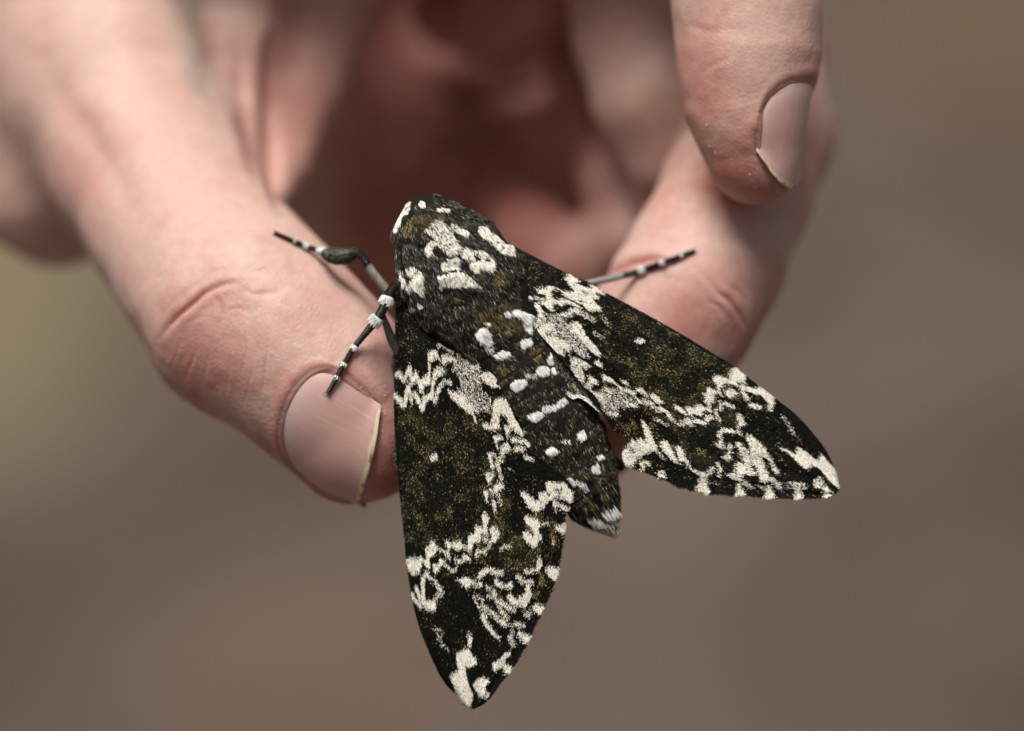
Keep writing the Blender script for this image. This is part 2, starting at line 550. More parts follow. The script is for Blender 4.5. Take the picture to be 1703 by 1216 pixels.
# middle finger: crease inside the last joint, wrinkles over its back
crease([(985, 472), (1020, 450), (1050, 436), (1085, 430), (1120, 436)], 6, 0.8, -45, 5, 0.9)
crease([(1150, 436), (1180, 470), (1215, 505), (1238, 540)], 4, 0.22, -45, 5, 0.4)
crease([(1190, 486), (1214, 498), (1232, 524), (1240, 548)], 3.2, 0.34, -45, 5, 0.6)
crease([(1176, 500), (1198, 512), (1214, 536)], 3, 0.16, -45, 5, 0.3)
crease([(1206, 470), (1228, 484), (1248, 506)], 3, 0.14, -45, 5, 0.2)
crease([(1090, 340), (1130, 352), (1170, 350)], 4, 0.16, -45, 5, 0.2)
crease([(1070, 392), (1110, 400), (1150, 396)], 4, 0.12, -45, 5, 0.15)
# index: faint folds
crease([(1170, 120), (1192, 104), (1212, 98)], 4, 0.10, colour=0.2)
crease([(1136, 40), (1180, 52), (1230, 46)], 5, 0.10, colour=0.1)
# tendons and hollows of the back of the thumb, folds of the web
crease([(70, 110), (130, 200), (190, 290), (222, 366)], 26, 1.0, -70, 5, 0.25, 0.25)
crease([(330, -20), (352, 60), (366, 120)], 20, 0.9, -70, 5, 0.3, 0.3)
crease([(462, 20), (447, 110), (444, 200), (452, 300), (470, 350)], 11, 1.7, -75, 5, 0.8, 0.2)
crease([(392, 60), (398, 150), (412, 250), (430, 320)], 9, 0.7, -75, 5, 0.5, 0.2)
crease([(690, 150), (780, 168), (880, 150), (940, 110)], 12, 2.2, -135, -50, 0.6, 0.4)
crease([(700, 330), (740, 250), (800, 200), (860, 240)], 12, 1.8, -135, -50, 0.6, 0.4)
crease([(640, 60), (660, 160), (690, 260), (700, 380)], 12, 1.8, -135, -50, 0.6, 0.4)
disp += (noise3(HV, 0.16) - 0.5) * 0.5 + (noise3(HV + 50, 0.55) - 0.5) * 0.13 + (noise3(HV + 80, 1.6) - 0.5) * 0.035


def blob(px, py, rx, ry, f, zlo=-60):
    global red
    q = np.exp(-(((hx - px) / rx) ** 2 + ((hy - py) / ry) ** 2)) * (HV[:, 2] > zlo)
    red = np.maximum(red, np.minimum(1, f * q))


blob(330, 590, 100, 110, 0.66); blob(360, 500, 60, 40, 0.6); blob(450, 740, 140, 40, 0.5); blob(650, 790, 60, 70, 1.1); blob(640, 640, 60, 120, 0.5); blob(1225, 290, 85, 70, 0.95, -22)
blob(1160, 150, 55, 130, 0.7, -22); blob(1180, 540, 150, 110, 0.62); blob(1120, 330, 60, 120, 0.35); blob(1020, 740, 90, 110, 0.9); blob(1340, 250, 70, 90, 0.4)  # first blob puts the shade on the index's left edge into its redness
blob(130, 300, 70, 70, 0.45); blob(500, 160, 70, 160, 0.6); blob(420, 500, 200, 60, 0.2); blob(480, 660, 40, 60, 0.5)
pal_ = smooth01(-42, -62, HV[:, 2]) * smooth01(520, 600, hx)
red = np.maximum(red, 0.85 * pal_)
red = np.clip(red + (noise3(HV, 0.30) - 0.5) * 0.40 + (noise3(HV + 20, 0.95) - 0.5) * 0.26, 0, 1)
HV = HV + HN * disp[:, None]
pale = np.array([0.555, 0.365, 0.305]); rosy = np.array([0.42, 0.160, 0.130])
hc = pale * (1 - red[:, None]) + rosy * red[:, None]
hc = hc * (1 - 0.5 * dark[:, None])
veins = np.exp(-(seg_dist(hx, hy, [(300, -40), (318, 60), (330, 140), (322, 220)])[0] / 26) ** 2) * (HV[:, 2] < -30)
hc = hc * (1 - 0.28 * veins[:, None] * np.array([0.9, 0.35, 0.3]))

m_skin, t, b = new_mat('skin')
at = t.nodes.new('ShaderNodeAttribute'); at.attribute_name = 'tint'
tc = t.nodes.new('ShaderNodeTexCoord')
nz = t.nodes.new('ShaderNodeTexNoise'); nz.inputs['Scale'].default_value = 900; nz.inputs['Detail'].default_value = 3
mp = t.nodes.new('ShaderNodeMapRange'); mp.inputs[3].default_value = 0.88; mp.inputs[4].default_value = 1.12
mx = t.nodes.new('ShaderNodeMixRGB'); mx.blend_type = 'MULTIPLY'; mx.inputs[0].default_value = 1
t.links.new(tc.outputs['Object'], nz.inputs['Vector']); t.links.new(nz.outputs[0], mp.inputs[0])
t.links.new(at.outputs['Color'], mx.inputs[1]); t.links.new(mp.outputs[0], mx.inputs[2])
t.links.new(mx.outputs[0], b.inputs['Base Color'])
vo = t.nodes.new('ShaderNodeTexVoronoi'); vo.feature = 'DISTANCE_TO_EDGE'; vo.inputs['Scale'].default_value = 1500
wv = t.nodes.new('ShaderNodeMapping'); wv.inputs['Scale'].default_value = (1.0, 0.6, 1.0); wv.inputs['Rotation'].default_value = (0.4, 0.3, 0.8)
t.links.new(tc.outputs['Object'], wv.inputs['Vector']); t.links.new(wv.outputs[0], vo.inputs['Vector'])
n3 = t.nodes.new('ShaderNodeTexNoise'); n3.inputs['Scale'].default_value = 2600; n3.inputs['Detail'].default_value = 2
t.links.new(tc.outputs['Object'], n3.inputs['Vector'])
ad = t.nodes.new('ShaderNodeMath'); ad.operation = 'MULTIPLY_ADD'; ad.inputs[1].default_value = 0.5
t.links.new(n3.outputs[0], ad.inputs[0]); t.links.new(vo.outputs['Distance'], ad.inputs[2])
bp = t.nodes.new('ShaderNodeBump'); bp.inputs['Distance'].default_value = 0.0001; bp.inputs['Strength'].default_value = 0.62
t.links.new(ad.outputs[0], bp.inputs['Height']); t.links.new(bp.outputs[0], b.inputs['Normal'])
b.inputs['Roughness'].default_value = 0.52
b.inputs['Specular IOR Level'].default_value = 0.36
b.inputs['Subsurface Weight'].default_value = 0.75
b.inputs['Subsurface Radius'].default_value = (1.0, 0.36, 0.2)
b.inputs['Subsurface Scale'].default_value = 0.0022

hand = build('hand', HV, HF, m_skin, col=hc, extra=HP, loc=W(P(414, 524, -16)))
tag(hand, 'bare human hand with thumb and fingers pinched together holding the moth', 'hand')

m_nail, t, b = new_mat('nail')
at = t.nodes.new('ShaderNodeAttribute'); at.attribute_name = 'tint'
t.links.new(at.outputs['Color'], b.inputs['Base Color'])
b.inputs['Roughness'].default_value = 0.2
b.inputs['Specular IOR Level'].default_value = 0.45
b.inputs['Subsurface Weight'].default_value = 0.3
b.inputs['Subsurface Radius'].default_value = (1.0, 0.5, 0.35)
b.inputs['Subsurface Scale'].default_value = 0.001
tc = t.nodes.new('ShaderNodeTexCoord')
nz = t.nodes.new('ShaderNodeTexNoise'); nz.inputs['Scale'].default_value = 700; nz.inputs['Detail'].default_value = 4
t.links.new(tc.outputs['Object'], nz.inputs['Vector'])
bp = t.nodes.new('ShaderNodeBump'); bp.inputs['Distance'].default_value = 0.00003; bp.inputs['Strength'].default_value = 0.6
t.links.new(nz.outputs[0], bp.inputs['Height']); t.links.new(bp.outputs[0], b.inputs['Normal'])
for nm, nl, lb in (('thumbnail', NAIL_T, 'wide pink thumbnail with a yellowed free edge'), ('fingernail', NAIL_I, 'narrow pink index fingernail seen from the side')):
    v, f, c = nl.mesh()
    tag(build(nm, v, f, m_nail, hand, col=c), lb)

# ------------------------------------------------------------------ the moth's markings
# painted layers over the moth (2 samples per photo pixel): cream, gold and grey-olive scale density
X0, Y0, QS = 630, 320, 2
MW, MH = 790 * QS, 880 * QS
yy, xx = np.mgrid[0:MH, 0:MW].astype(np.float32)
xx = xx / QS + X0; yy = yy / QS + Y0
LAY = {k: np.zeros((MH, MW), np.float32) for k in 'WGYB'}      # on the wings: cream, gold, olive, black
FUR = {k: np.zeros((MH, MW), np.float32) for k in 'WGSB'}      # on the body: cream, gold, snow white, black
CUR = [LAY, 0, 0, 1.0]


def win(x, y, k=8.0): CUR[1:] = [x, y, k]


def _box(p, pad):
    i0 = int(max(0, (p[:, 1].min() - pad - Y0) * QS)); i1 = int(min(MH, (p[:, 1].max() + pad - Y0) * QS + 2))
    j0 = int(max(0, (p[:, 0].min() - pad - X0) * QS)); j1 = int(min(MW, (p[:, 0].max() + pad - X0) * QS + 2))
    return slice(i0, i1), slice(j0, j1)


def _xy(pts): return np.array([(CUR[1] + a / CUR[3], CUR[2] + b_ / CUR[3]) for a, b_ in pts], float)


def inside(px, py, p):
    c = np.zeros(px.shape, bool)
    n = len(p)
    for i in range(n):
        x1, y1 = p[i]; x2, y2 = p[(i + 1) % n]
        if y1 == y2: continue
        q = ((y1 > py) != (y2 > py)) & (px < (x2 - x1) * (py - y1) / (y2 - y1) + x1)
        c ^= q
    return c


def _put(sl, m_, lay, val):
    L = CUR[0]
    if lay in 'WS':
        L['B'][sl] *= 1 - m_ * val
    if lay == 'B':
        for k in L: L[k][sl] *= 1 - m_ * val
    L[lay][sl] = np.maximum(L[lay][sl] * (1 if lay != 'B' else 1), m_ * val)


def pg(pts, val=0.93, lay='W'):
    p = _xy(pts); sl = _box(p, 2)
    _put(sl, inside(xx[sl], yy[sl], p).astype(np.float32), lay, val)


def st(pts, w, val=0.9, lay='W'):
    p = _xy(pts); r = w / 2 / CUR[3]; sl = _box(p, r + 2)
    d, _ = seg_dist(xx[sl], yy[sl], p)
    _put(sl, (d < r).astype(np.float32), lay, val)


def dot(x, y, r, val=0.95, lay='W'): st([(x, y), (x + 1, y)], 2 * r, val, lay)


# general dusting of gold and olive scales
win(0, 0, 1)
pg([(640, 480), (860, 480), (880, 760), (960, 860), (930, 960), (800, 1180), (700, 1050)], 0.03, 'G')
pg([(660, 670), (800, 690), (850, 860), (820, 940), (670, 900)], 0.12, 'G')
pg([(660, 670), (800, 690), (850, 860), (820, 940), (670, 900)], 0.35, 'Y')
pg([(655, 500), (690, 500), (690, 620), (660, 640)], 0.09, 'G')
pg([(850, 420), (960, 450), (1200, 600), (1390, 790), (1380, 825), (1200, 820), (1040, 770), (1000, 680), (900, 560)], 0.04, 'G')
pg([(990, 490), (1110, 545), (1230, 620), (1180, 700), (1120, 690), (1010, 600)], 0.13, 'G')
pg([(990, 490), (1110, 545), (1230, 620), (1180, 700), (1120, 690), (1010, 600)], 0.42, 'Y')
pg([(830, 830), (900, 830), (930, 900), (880, 960), (820, 930)], 0.18, 'G')
pg([(820, 860), (900, 850), (900, 950), (800, 960)], 0.5, 'Y')
pg([(1100, 690), (1200, 700), (1230, 790), (1150, 790)], 0.5, 'Y')
pg([(1000, 640), (1130, 690), (1150, 760), (1040, 740)], 0.15, 'G')
pg([(830, 410), (990, 470), (960, 500), (880, 480)], 0.10, 'G')
# ---- left forewing
win(650, 550)
pg([(900, 340), (1180, 480), (1200, 760), (1330, 880), (1330, 1100), (1100, 1050), (950, 820), (900, 600), (800, 520)], 0.45)
pg([(820, 600), (900, 600), (890, 760), (830, 780), (760, 740)], 0.95, 'B')
st([(60, 600), (110, 550), (130, 600), (175, 660), (215, 570), (250, 480)], 48, 0.88)
st([(258, 500), (268, 600), (290, 700), (330, 570)], 42, 0.9)
st([(335, 570), (350, 640), (395, 730), (410, 800)], 58)
pg([(420, 620), (520, 560), (520, 700), (440, 740), (410, 820), (380, 730)])
st([(508, 680), (512, 520), (505, 400), (520, 360)], 26)
pg([(490, 290), (560, 260), (620, 290), (640, 340), (590, 370), (540, 400), (490, 400)])
st([(600, 330), (660, 390)], 25, 0.8)
st([(640, 210), (670, 170), (720, 200), (760, 240), (820, 270)], 50)
st([(820, 250), (840, 200), (850, 150), (835, 100)], 26)
pg([(670, 320), (760, 320), (860, 360), (880, 430), (840, 410), (770, 400), (740, 410), (710, 470), (680, 430)])
pg([(860, 320), (900, 250), (960, 260), (1040, 300), (1120, 280), (1170, 220), (1180, 260), (1130, 350), (1090, 370), (1020, 320), (940, 310), (880, 350)])
st([(1170, 230), (1130, 330), (1080, 360)], 46)
st([(1260, 280), (1270, 360), (1210, 420), (1150, 470), (1080, 480)], 58, 0.85)
pg([(1200, 330), (1260, 280), (1330, 430), (1400, 560), (1470, 740), (1440, 760), (1340, 740), (1260, 700), (1200, 640), (1190, 580), (1290, 540), (1310, 500), (1240, 480)], 0.85)
pg([(550, 580), (590, 500), (660, 480), (730, 520), (740, 545), (640, 600), (600, 650), (570, 720), (560, 680)])
st([(560, 640), (555, 760), (550, 900)], 40)
st([(60, 860), (120, 930), (170, 990)], 72); st([(190, 960), (210, 820), (240, 720)], 50)
st([(250, 780), (265, 900), (275, 960)], 34, 0.85); st([(310, 830), (350, 900), (400, 980), (415, 1040)], 58); st([(290, 880), (330, 860)], 30)
st([(415, 1030), (450, 900), (540, 840)], 62); st([(470, 900), (550, 900)], 40)
st([(590, 950), (610, 840), (660, 720), (720, 670), (790, 690)], 54, 0.75)
pg([(750, 790), (860, 810), (960, 870), (1060, 1000), (1110, 1080), (1090, 1120), (1010, 1080), (900, 980), (800, 890)], 0.9)
st([(900, 790), (1040, 950), (1150, 1080)], 36, 0.65); st([(1090, 1110), (1130, 1216)], 28, 0.85)
pg([(1360, 950), (1420, 910), (1510, 890), (1580, 1000), (1650, 1180), (1600, 1210), (1500, 1100), (1340, 1090)], 0.88)
pg([(1350, 780), (1440, 770), (1500, 860), (1370, 880)], 0.95, 'B')
win(780, 660)
pg([(330, 40), (460, 0), (480, 0), (600, 270), (680, 400), (720, 520), (650, 480), (540, 360), (420, 220), (400, 300), (410, 430), (330, 440), (210, 430), (160, 340), (290, 360), (310, 200)], 0.88)
pg([(460, 380), (560, 360), (680, 400), (740, 540), (660, 500), (560, 420), (510, 560), (480, 480)], 0.72)
pg([(100, 240), (250, 270), (250, 330), (130, 310)], 0.95, 'B'); pg([(400, 240), (480, 230), (520, 300), (420, 330)], 0.9, 'B'); pg([(540, 430), (680, 490), (600, 520)], 0.9, 'B')
st([(350, 540), (420, 540)], 68, 0.9); st([(360, 560), (370, 690)], 26, 0.85)
pg([(420, 660), (500, 600), (560, 680), (540, 720), (470, 740), (460, 820), (430, 870), (340, 840), (420, 780)], 0.85)
st([(580, 570), (700, 590)], 58, 0.85); st([(620, 690), (720, 690)], 55, 0.8); st([(750, 800), (820, 825)], 58, 0.9)
st([(250, 770), (350, 760)], 25); st([(270, 760), (300, 900), (320, 960)], 44, 0.85); st([(370, 880), (390, 960)], 58, 0.8)
pg([(210, 1010), (340, 1000), (310, 1080), (260, 1170), (240, 1140)]); st([(400, 1000), (430, 1100)], 50, 0.6)
pg([(320, 1190), (400, 1130), (470, 1180), (460, 1216), (320, 1216)]); st([(530, 950), (580, 980)], 48, 0.7); st([(740, 590), (800, 650)], 38)
st([(560, 740), (700, 720)], 60, 0.6, 'G'); st([(750, 1060), (900, 1090)], 90, 0.4, 'G'); st([(870, 760), (950, 800)], 60, 0.6, 'G')
pg([(520, 830), (800, 870), (1000, 950), (1000, 1080), (700, 1000), (560, 1120), (540, 1000)], 0.8, 'B')
win(770, 790)
pg([(640, 420), (780, 460), (820, 740), (700, 800), (640, 600)], 0.9, 'B')
pg([(290, 0), (390, 0), (370, 60), (340, 130), (310, 60)]); pg([(400, 160), (430, 110), (540, 130), (550, 170), (470, 200), (450, 260), (420, 220)], 0.88)
pg([(270, 210), (330, 190), (340, 260), (320, 290), (350, 400), (300, 330)]); st([(370, 210), (400, 230)], 48)
st([(400, 350), (430, 470)], 48, 0.7); st([(470, 260), (500, 380)], 58, 0.45)
pg([(240, 530), (290, 490), (350, 570), (310, 680), (340, 760), (240, 770), (220, 830), (220, 890), (160, 880), (110, 960), (120, 1040), (90, 1010), (0, 970), (0, 930), (70, 950), (60, 830), (80, 790), (150, 800), (150, 710), (200, 680), (270, 700), (260, 600)], 0.97)
pg([(350, 720), (390, 680), (470, 710), (490, 790), (430, 900), (370, 850), (380, 780)])
pg([(750, 210), (850, 240), (960, 330), (1090, 390), (1100, 430), (1020, 440), (990, 490), (900, 450), (850, 390)], 0.97)
pg([(1000, 240), (1100, 230), (1180, 280), (1270, 290), (1170, 330), (1090, 380), (1010, 330)], 0.97)
pg([(1090, 110), (1140, 80), (1280, 110), (1350, 100), (1440, 200), (1460, 240), (1430, 390), (1370, 330), (1270, 300), (1180, 280), (1110, 200)], 0.97)
pg([(1200, 160), (1320, 170), (1300, 260), (1210, 240)], 0.45, 'B')
st([(1230, 370), (1300, 420), (1385, 465)], 50, 0.97); st([(1210, 350), (1230, 480)], 38, 0.7)
pg([(1290, 350), (1370, 350), (1420, 410), (1330, 410)], 0.95, 'B')
pg([(810, 560), (860, 530), (970, 580), (1040, 640), (1000, 720), (1070, 880), (980, 860), (910, 720), (840, 630)], 0.97); st([(1040, 650), (1120, 640)], 50, 0.5)
pg([(790, 770), (850, 750), (990, 850), (1000, 880), (970, 970), (890, 920), (810, 840)], 0.97)
pg([(1190, 690), (1350, 670), (1355, 820), (1270, 740)], 1.0)
for q, w_ in (([(1150, 590), (1200, 600)], 80), ([(1180, 760), (1200, 880)], 46), ([(1110, 1080), (1180, 1030)], 80)): st(q, w_, 0.65, 'G')
st([(1195, 870), (1205, 920)], 36, 0.6)
pg([(970, 1180), (1000, 1090), (1040, 1110), (1060, 1216), (980, 1216)], 0.9)
win(660, 840)
pg([(1030, 300), (1080, 270), (1130, 320), (1200, 290), (1230, 370), (1120, 380), (1110, 480), (1030, 460), (1000, 520), (1000, 640), (960, 610), (880, 550), (830, 600), (790, 590), (720, 560), (700, 590), (690, 640), (730, 720), (700, 720), (600, 620), (530, 570), (520, 640), (430, 700), (440, 860), (400, 830), (340, 750), (310, 880), (210, 930), (150, 850), (110, 760), (170, 690), (200, 700), (240, 690), (280, 720), (320, 680), (370, 740), (390, 710), (370, 580), (400, 540), (440, 560), (450, 480), (500, 490), (550, 560), (630, 610), (680, 600), (630, 490), (660, 460), (720, 510), (770, 480), (830, 470), (880, 540), (950, 560), (940, 420), (960, 390), (1040, 400)], 0.97)
pg([(470, 790), (510, 770), (560, 800), (560, 700), (610, 720), (660, 780), (740, 860), (800, 830), (810, 860), (740, 900), (660, 820), (600, 790), (560, 860), (500, 920)], 0.85)
pg([(750, 720), (790, 700), (880, 720), (880, 650), (960, 680), (1000, 740), (900, 730), (820, 780), (780, 780)], 0.8)
pg([(1030, 640), (1060, 590), (1200, 600), (1200, 640), (1100, 650), (1050, 700)], 0.85); pg([(1050, 650), (1200, 650), (1180, 740), (1030, 740)], 0.55, 'G')
st([(1150, 450), (1260, 470), (1200, 560)], 48, 0.6); st([(500, 880), (660, 920)], 70, 0.45, 'G')
pg([(760, 970), (830, 990), (920, 950), (1000, 1000), (980, 1060), (930, 1110), (870, 1060)], 0.92); st([(1030, 1040), (1110, 1060)], 76, 0.6); st([(1030, 1050), (1110, 1070)], 70, 0.7, 'G')
pg([(1060, 960), (1100, 880), (1200, 820), (1250, 850), (1220, 890), (1130, 960), (1080, 980)]); st([(1240, 860), (1330, 910), (1400, 900)], 56, 0.85); st([(1370, 590), (1420, 550), (1500, 550)], 38, 0.7)
st([(400, 900), (350, 970), (345, 1080), (350, 1216)], 46, 0.9); st([(380, 900), (450, 980), (520, 1020)], 46, 0.65)
win(670, 930)
st([(275, 520), (290, 620)], 44); st([(420, 280), (470, 370), (530, 430)], 52, 0.65); st([(500, 440), (420, 540)], 66, 0.55)
pg([(280, 560), (360, 540), (440, 580), (440, 680), (400, 690), (300, 660)], 0.9); st([(170, 360), (210, 470), (240, 560)], 48, 0.7); st([(120, 470), (170, 560), (240, 630)], 48, 0.92)
pg([(1200, 270), (1240, 260), (1330, 320), (1390, 340), (1400, 290), (1440, 280), (1470, 370), (1450, 400), (1380, 370), (1290, 370), (1230, 340)], 0.9)
pg([(1030, 740), (1060, 700), (1100, 800), (1200, 950), (1310, 1060), (1290, 1080), (1200, 1010), (1080, 870)], 0.97)
st([(940, 490), (990, 600), (1030, 680)], 30, 0.65); st([(1000, 480), (1060, 540), (1050, 620)], 38, 0.5); st([(1060, 620), (1110, 760)], 28, 0.85)
st([(1110, 360), (1200, 420), (1230, 490), (1130, 500)], 48, 0.65); st([(1150, 430), (1190, 450)], 40, 0.6, 'G')
st([(1100, 640), (1250, 780), (1380, 880)], 64, 0.6); st([(1240, 540), (1300, 680), (1400, 790)], 54, 0.55); st([(1280, 500), (1400, 600)], 36, 0.9, 'G')
pg([(1370, 490), (1430, 470), (1520, 540), (1560, 500), (1640, 440), (1650, 390), (1690, 450), (1680, 560), (1620, 640), (1540, 620), (1450, 600)], 0.95); st([(1250, 550), (1400, 640), (1500, 690)], 54, 0.75)
st([(380, 930), (560, 1000)], 90, 0.16, 'G'); st([(480, 1060), (520, 1140)], 70, 0.2)
win(750, 930)
st([(980, 160), (1100, 150), (1160, 130), (1190, 40)], 48, 0.92); st([(880, 220), (960, 290), (1080, 300)], 56, 0.8); st([(1020, 370), (1040, 480), (980, 600)], 66, 0.92)
pg([(1240, 130), (1300, 90), (1440, 120), (1400, 300), (1300, 210)], 1.0); pg([(1070, 620), (1120, 580), (1250, 640), (1205, 750), (1110, 690)], 1.0); pg([(870, 1000), (900, 950), (960, 980), (1065, 1020), (1015, 1125), (940, 1080)], 1.0)
st([(970, 680), (1060, 700)], 66, 0.45); st([(980, 740), (1040, 760)], 48, 0.9); st([(850, 860), (970, 880)], 56, 0.7); st([(780, 1030), (830, 1150)], 66, 0.65); st([(800, 880), (830, 980)], 58, 0.4)
st([(1190, 240), (1230, 330)], 46, 0.7, 'G'); st([(1100, 480), (1170, 440)], 46, 0.7, 'G'); st([(1170, 340), (1200, 200)], 40, 0.5, 'G')
pg([(880, 640), (960, 640), (960, 780), (880, 830), (840, 760)], 0.9, 'B'); pg([(540, 780), (640, 880), (700, 980), (620, 960)], 0.9, 'B')
win(700, 1040)
pg([(465, 420), (480, 370), (550, 350), (570, 310), (640, 310), (690, 400), (740, 470), (735, 520), (640, 550), (600, 560), (600, 650), (640, 800), (690, 920), (680, 1000), (660, 1100), (620, 1090), (520, 1020), (420, 910), (460, 870), (400, 730), (385, 660), (490, 620), (490, 540)], 0.96)
st([(630, 130), (660, 170), (650, 240)], 58, 0.8); st([(220, 130), (260, 240), (360, 330)], 40, 0.3); st([(140, 50), (250, 60)], 40, 0.25)
pg([(690, 780), (740, 720), (830, 680), (920, 740), (880, 800), (840, 840), (915, 920), (870, 985), (800, 940), (720, 860)], 0.85); st([(810, 700), (860, 700)], 40, 0.5, 'G')
pg([(940, 520), (1060, 440), (1090, 370), (1190, 340), (1200, 390), (1110, 450), (1130, 500), (1215, 560), (1175, 645), (1110, 620), (1080, 560), (980, 600)], 0.85)
win(0, 0, 1)
dot(724, 757, 10, 0.9, 'B'); pg([(714, 760), (718, 755), (724, 753), (728, 758), (726, 764), (718, 768)], 1.0)

# ---- right forewing
win(850, 430)
pg([(430, 750), (700, 700), (850, 1000), (1000, 1216), (450, 1216), (330, 980)], 0.45)
pg([(700, 260), (780, 200), (900, 290), (900, 320), (820, 310), (900, 350), (1060, 400), (1050, 350), (1120, 370), (1250, 455), (1220, 485), (1080, 440), (1160, 510), (1130, 540), (1090, 510), (1110, 590), (1170, 630), (1190, 700), (1090, 680), (1050, 710), (980, 650), (890, 560), (800, 520), (720, 470), (620, 410), (560, 400), (530, 430), (540, 500), (600, 560), (680, 530), (760, 550), (950, 650), (920, 660), (770, 600), (700, 610), (660, 640), (620, 590), (560, 600), (560, 690), (500, 680), (430, 600), (330, 600), (470, 540), (220, 540), (200, 500), (460, 530), (460, 480), (350, 460), (340, 400), (440, 390), (500, 360), (620, 390), (700, 440), (850, 440), (760, 340)], 0.95)
st([(720, 480), (960, 590), (1080, 670)], 60, 0.8)
pg([(900, 420), (1010, 430), (980, 480)], 0.8, 'B'); pg([(870, 550), (970, 560), (960, 600)], 0.7, 'B'); pg([(550, 430), (640, 440), (660, 500), (590, 530)], 0.9, 'B')
st([(340, 620), (400, 720), (370, 830), (310, 900)], 66, 0.75)
pg([(710, 640), (860, 650), (860, 740), (830, 880), (730, 860)], 0.95, 'B'); pg([(550, 600), (640, 640), (560, 680)], 0.9, 'B')
st([(745, 750), (800, 690), (870, 690)], 66, 0.85); st([(870, 690), (960, 740), (1090, 810)], 76, 0.55); st([(1200, 760), (1300, 880)], 58, 0.32)
st([(400, 960), (520, 900)], 104, 0.78); st([(860, 880), (930, 1000), (1000, 1110), (1090, 1200)], 96, 0.88); st([(450, 1080), (620, 1160), (740, 1200)], 116, 0.7); st([(1110, 990), (1200, 1050)], 58, 0.32)
win(890, 540)
pg([(380, 60), (500, 60), (600, 200), (740, 440), (640, 450), (480, 330), (400, 260)], 0.5)
pg([(100, 180), (250, 150), (400, 230), (400, 300), (380, 420), (300, 380), (180, 300)], 0.85); st([(500, 0), (600, 120), (720, 260), (820, 380)], 86, 0.9)
pg([(460, 420), (560, 440), (740, 540), (680, 600), (620, 560), (660, 720), (640, 780), (560, 720), (470, 580)], 0.72); pg([(790, 530), (830, 460), (905, 540), (870, 565)], 0.95)
pg([(700, 680), (780, 700), (850, 760), (820, 790), (760, 780), (760, 880), (800, 900), (920, 900), (950, 980), (900, 1080), (840, 1000), (740, 880), (640, 830), (700, 760)], 0.75)
st([(920, 700), (1000, 740)], 66, 0.9); st([(1010, 740), (1160, 860)], 38, 0.7); st([(900, 660), (930, 800)], 28, 0.6); st([(940, 850), (1000, 950)], 56, 0.6)
pg([(1120, 740), (1210, 750), (1290, 860), (1210, 800)]); pg([(1320, 880), (1400, 820), (1520, 950), (1490, 960), (1420, 910)], 0.97); pg([(1530, 960), (1590, 920), (1696, 1030), (1640, 1060)], 0.97)
st([(1210, 870), (1310, 910)], 56, 0.8); st([(1310, 940), (1400, 1030)], 26); st([(1440, 1020), (1560, 1060)], 56, 0.7); st([(1220, 1050), (1340, 1080)], 48, 0.7); st([(980, 1190), (1080, 1190)], 48, 0.9)
pg([(950, 820), (1150, 830), (1200, 1000), (1000, 1000)], 0.45, 'G'); st([(830, 400), (1000, 410)], 60, 0.3, 'G'); st([(1080, 390), (1260, 500)], 100, 0.3, 'G')
pg([(720, 360), (830, 420), (800, 470), (720, 440)], 0.95, 'B'); pg([(370, 320), (470, 380), (460, 520), (390, 500)], 0.95, 'B'); pg([(900, 440), (1100, 480), (1040, 600), (920, 560)], 0.7, 'B')
st([(1360, 140), (1500, 210), (1440, 275)], 60, 0.9, 'B'); pg([(1335, 210), (1390, 170), (1470, 210), (1420, 260), (1340, 240)], 1.0)
win(1000, 640)
pg([(0, 40), (300, 60), (500, 260), (250, 320), (180, 420), (100, 420), (0, 330)], 0.42)
pg([(560, 320), (340, 320), (220, 360), (210, 460), (330, 500), (480, 480), (540, 440)], 0.95, 'B'); pg([(750, 520), (860, 520), (1020, 680), (1040, 800), (900, 780), (740, 650)], 0.95, 'B')
pg([(470, 60), (520, 20), (640, 150), (600, 150)], 0.97); pg([(640, 150), (710, 110), (820, 240), (730, 250)], 0.97); st([(570, 210), (680, 280), (780, 360)], 56, 0.55); st([(790, 310), (870, 370), (940, 460)], 44, 0.85); st([(430, 140), (520, 240)], 26, 0.9); st([(320, 60), (400, 110)], 56, 0.75)
st([(720, 450), (870, 530)], 56, 0.45); st([(980, 500), (1050, 550)], 34, 0.7)
pg([(530, 490), (560, 470), (640, 600), (700, 760), (750, 870), (720, 900), (660, 870), (580, 930), (500, 960), (460, 1000), (400, 1110), (330, 1090), (270, 1000), (280, 880), (330, 830), (390, 770), (400, 690), (470, 780), (480, 740), (520, 700), (580, 790), (590, 700)], 0.96)
pg([(370, 830), (450, 850), (430, 920), (380, 890)], 0.55, 'B'); pg([(510, 1000), (550, 1010), (570, 1100), (540, 1160)], 0.95); st([(580, 1010), (630, 1070)], 44, 0.8)
pg([(790, 760), (870, 740), (930, 860), (1000, 990), (1060, 1060), (1000, 1050), (860, 930), (800, 850)], 0.93); st([(780, 920), (830, 980)], 56, 0.55)
pg([(990, 830), (1030, 810), (1080, 870), (1150, 1030), (1100, 1030), (1030, 1020), (1000, 900)], 0.93); st([(1130, 1010), (1170, 1100), (1220, 1140)], 26)
pg([(740, 1216), (760, 1150), (830, 1130), (860, 1240), (800, 1240)], 1.0)
pg([(850, 960), (1000, 1050), (1120, 1070), (1180, 1190), (1000, 1120)], 0.9, 'B'); pg([(620, 920), (730, 900), (740, 980), (640, 990)], 0.9, 'B')
st([(265, 545), (345, 560)], 56, 0.65, 'G'); st([(420, 500), (450, 540)], 56, 0.65, 'G'); st([(650, 1040), (800, 1060)], 70, 0.4, 'G')
win(1090, 600)
pg([(850, 620), (1050, 620), (1080, 860), (950, 900), (860, 800)], 0.8, 'Y')
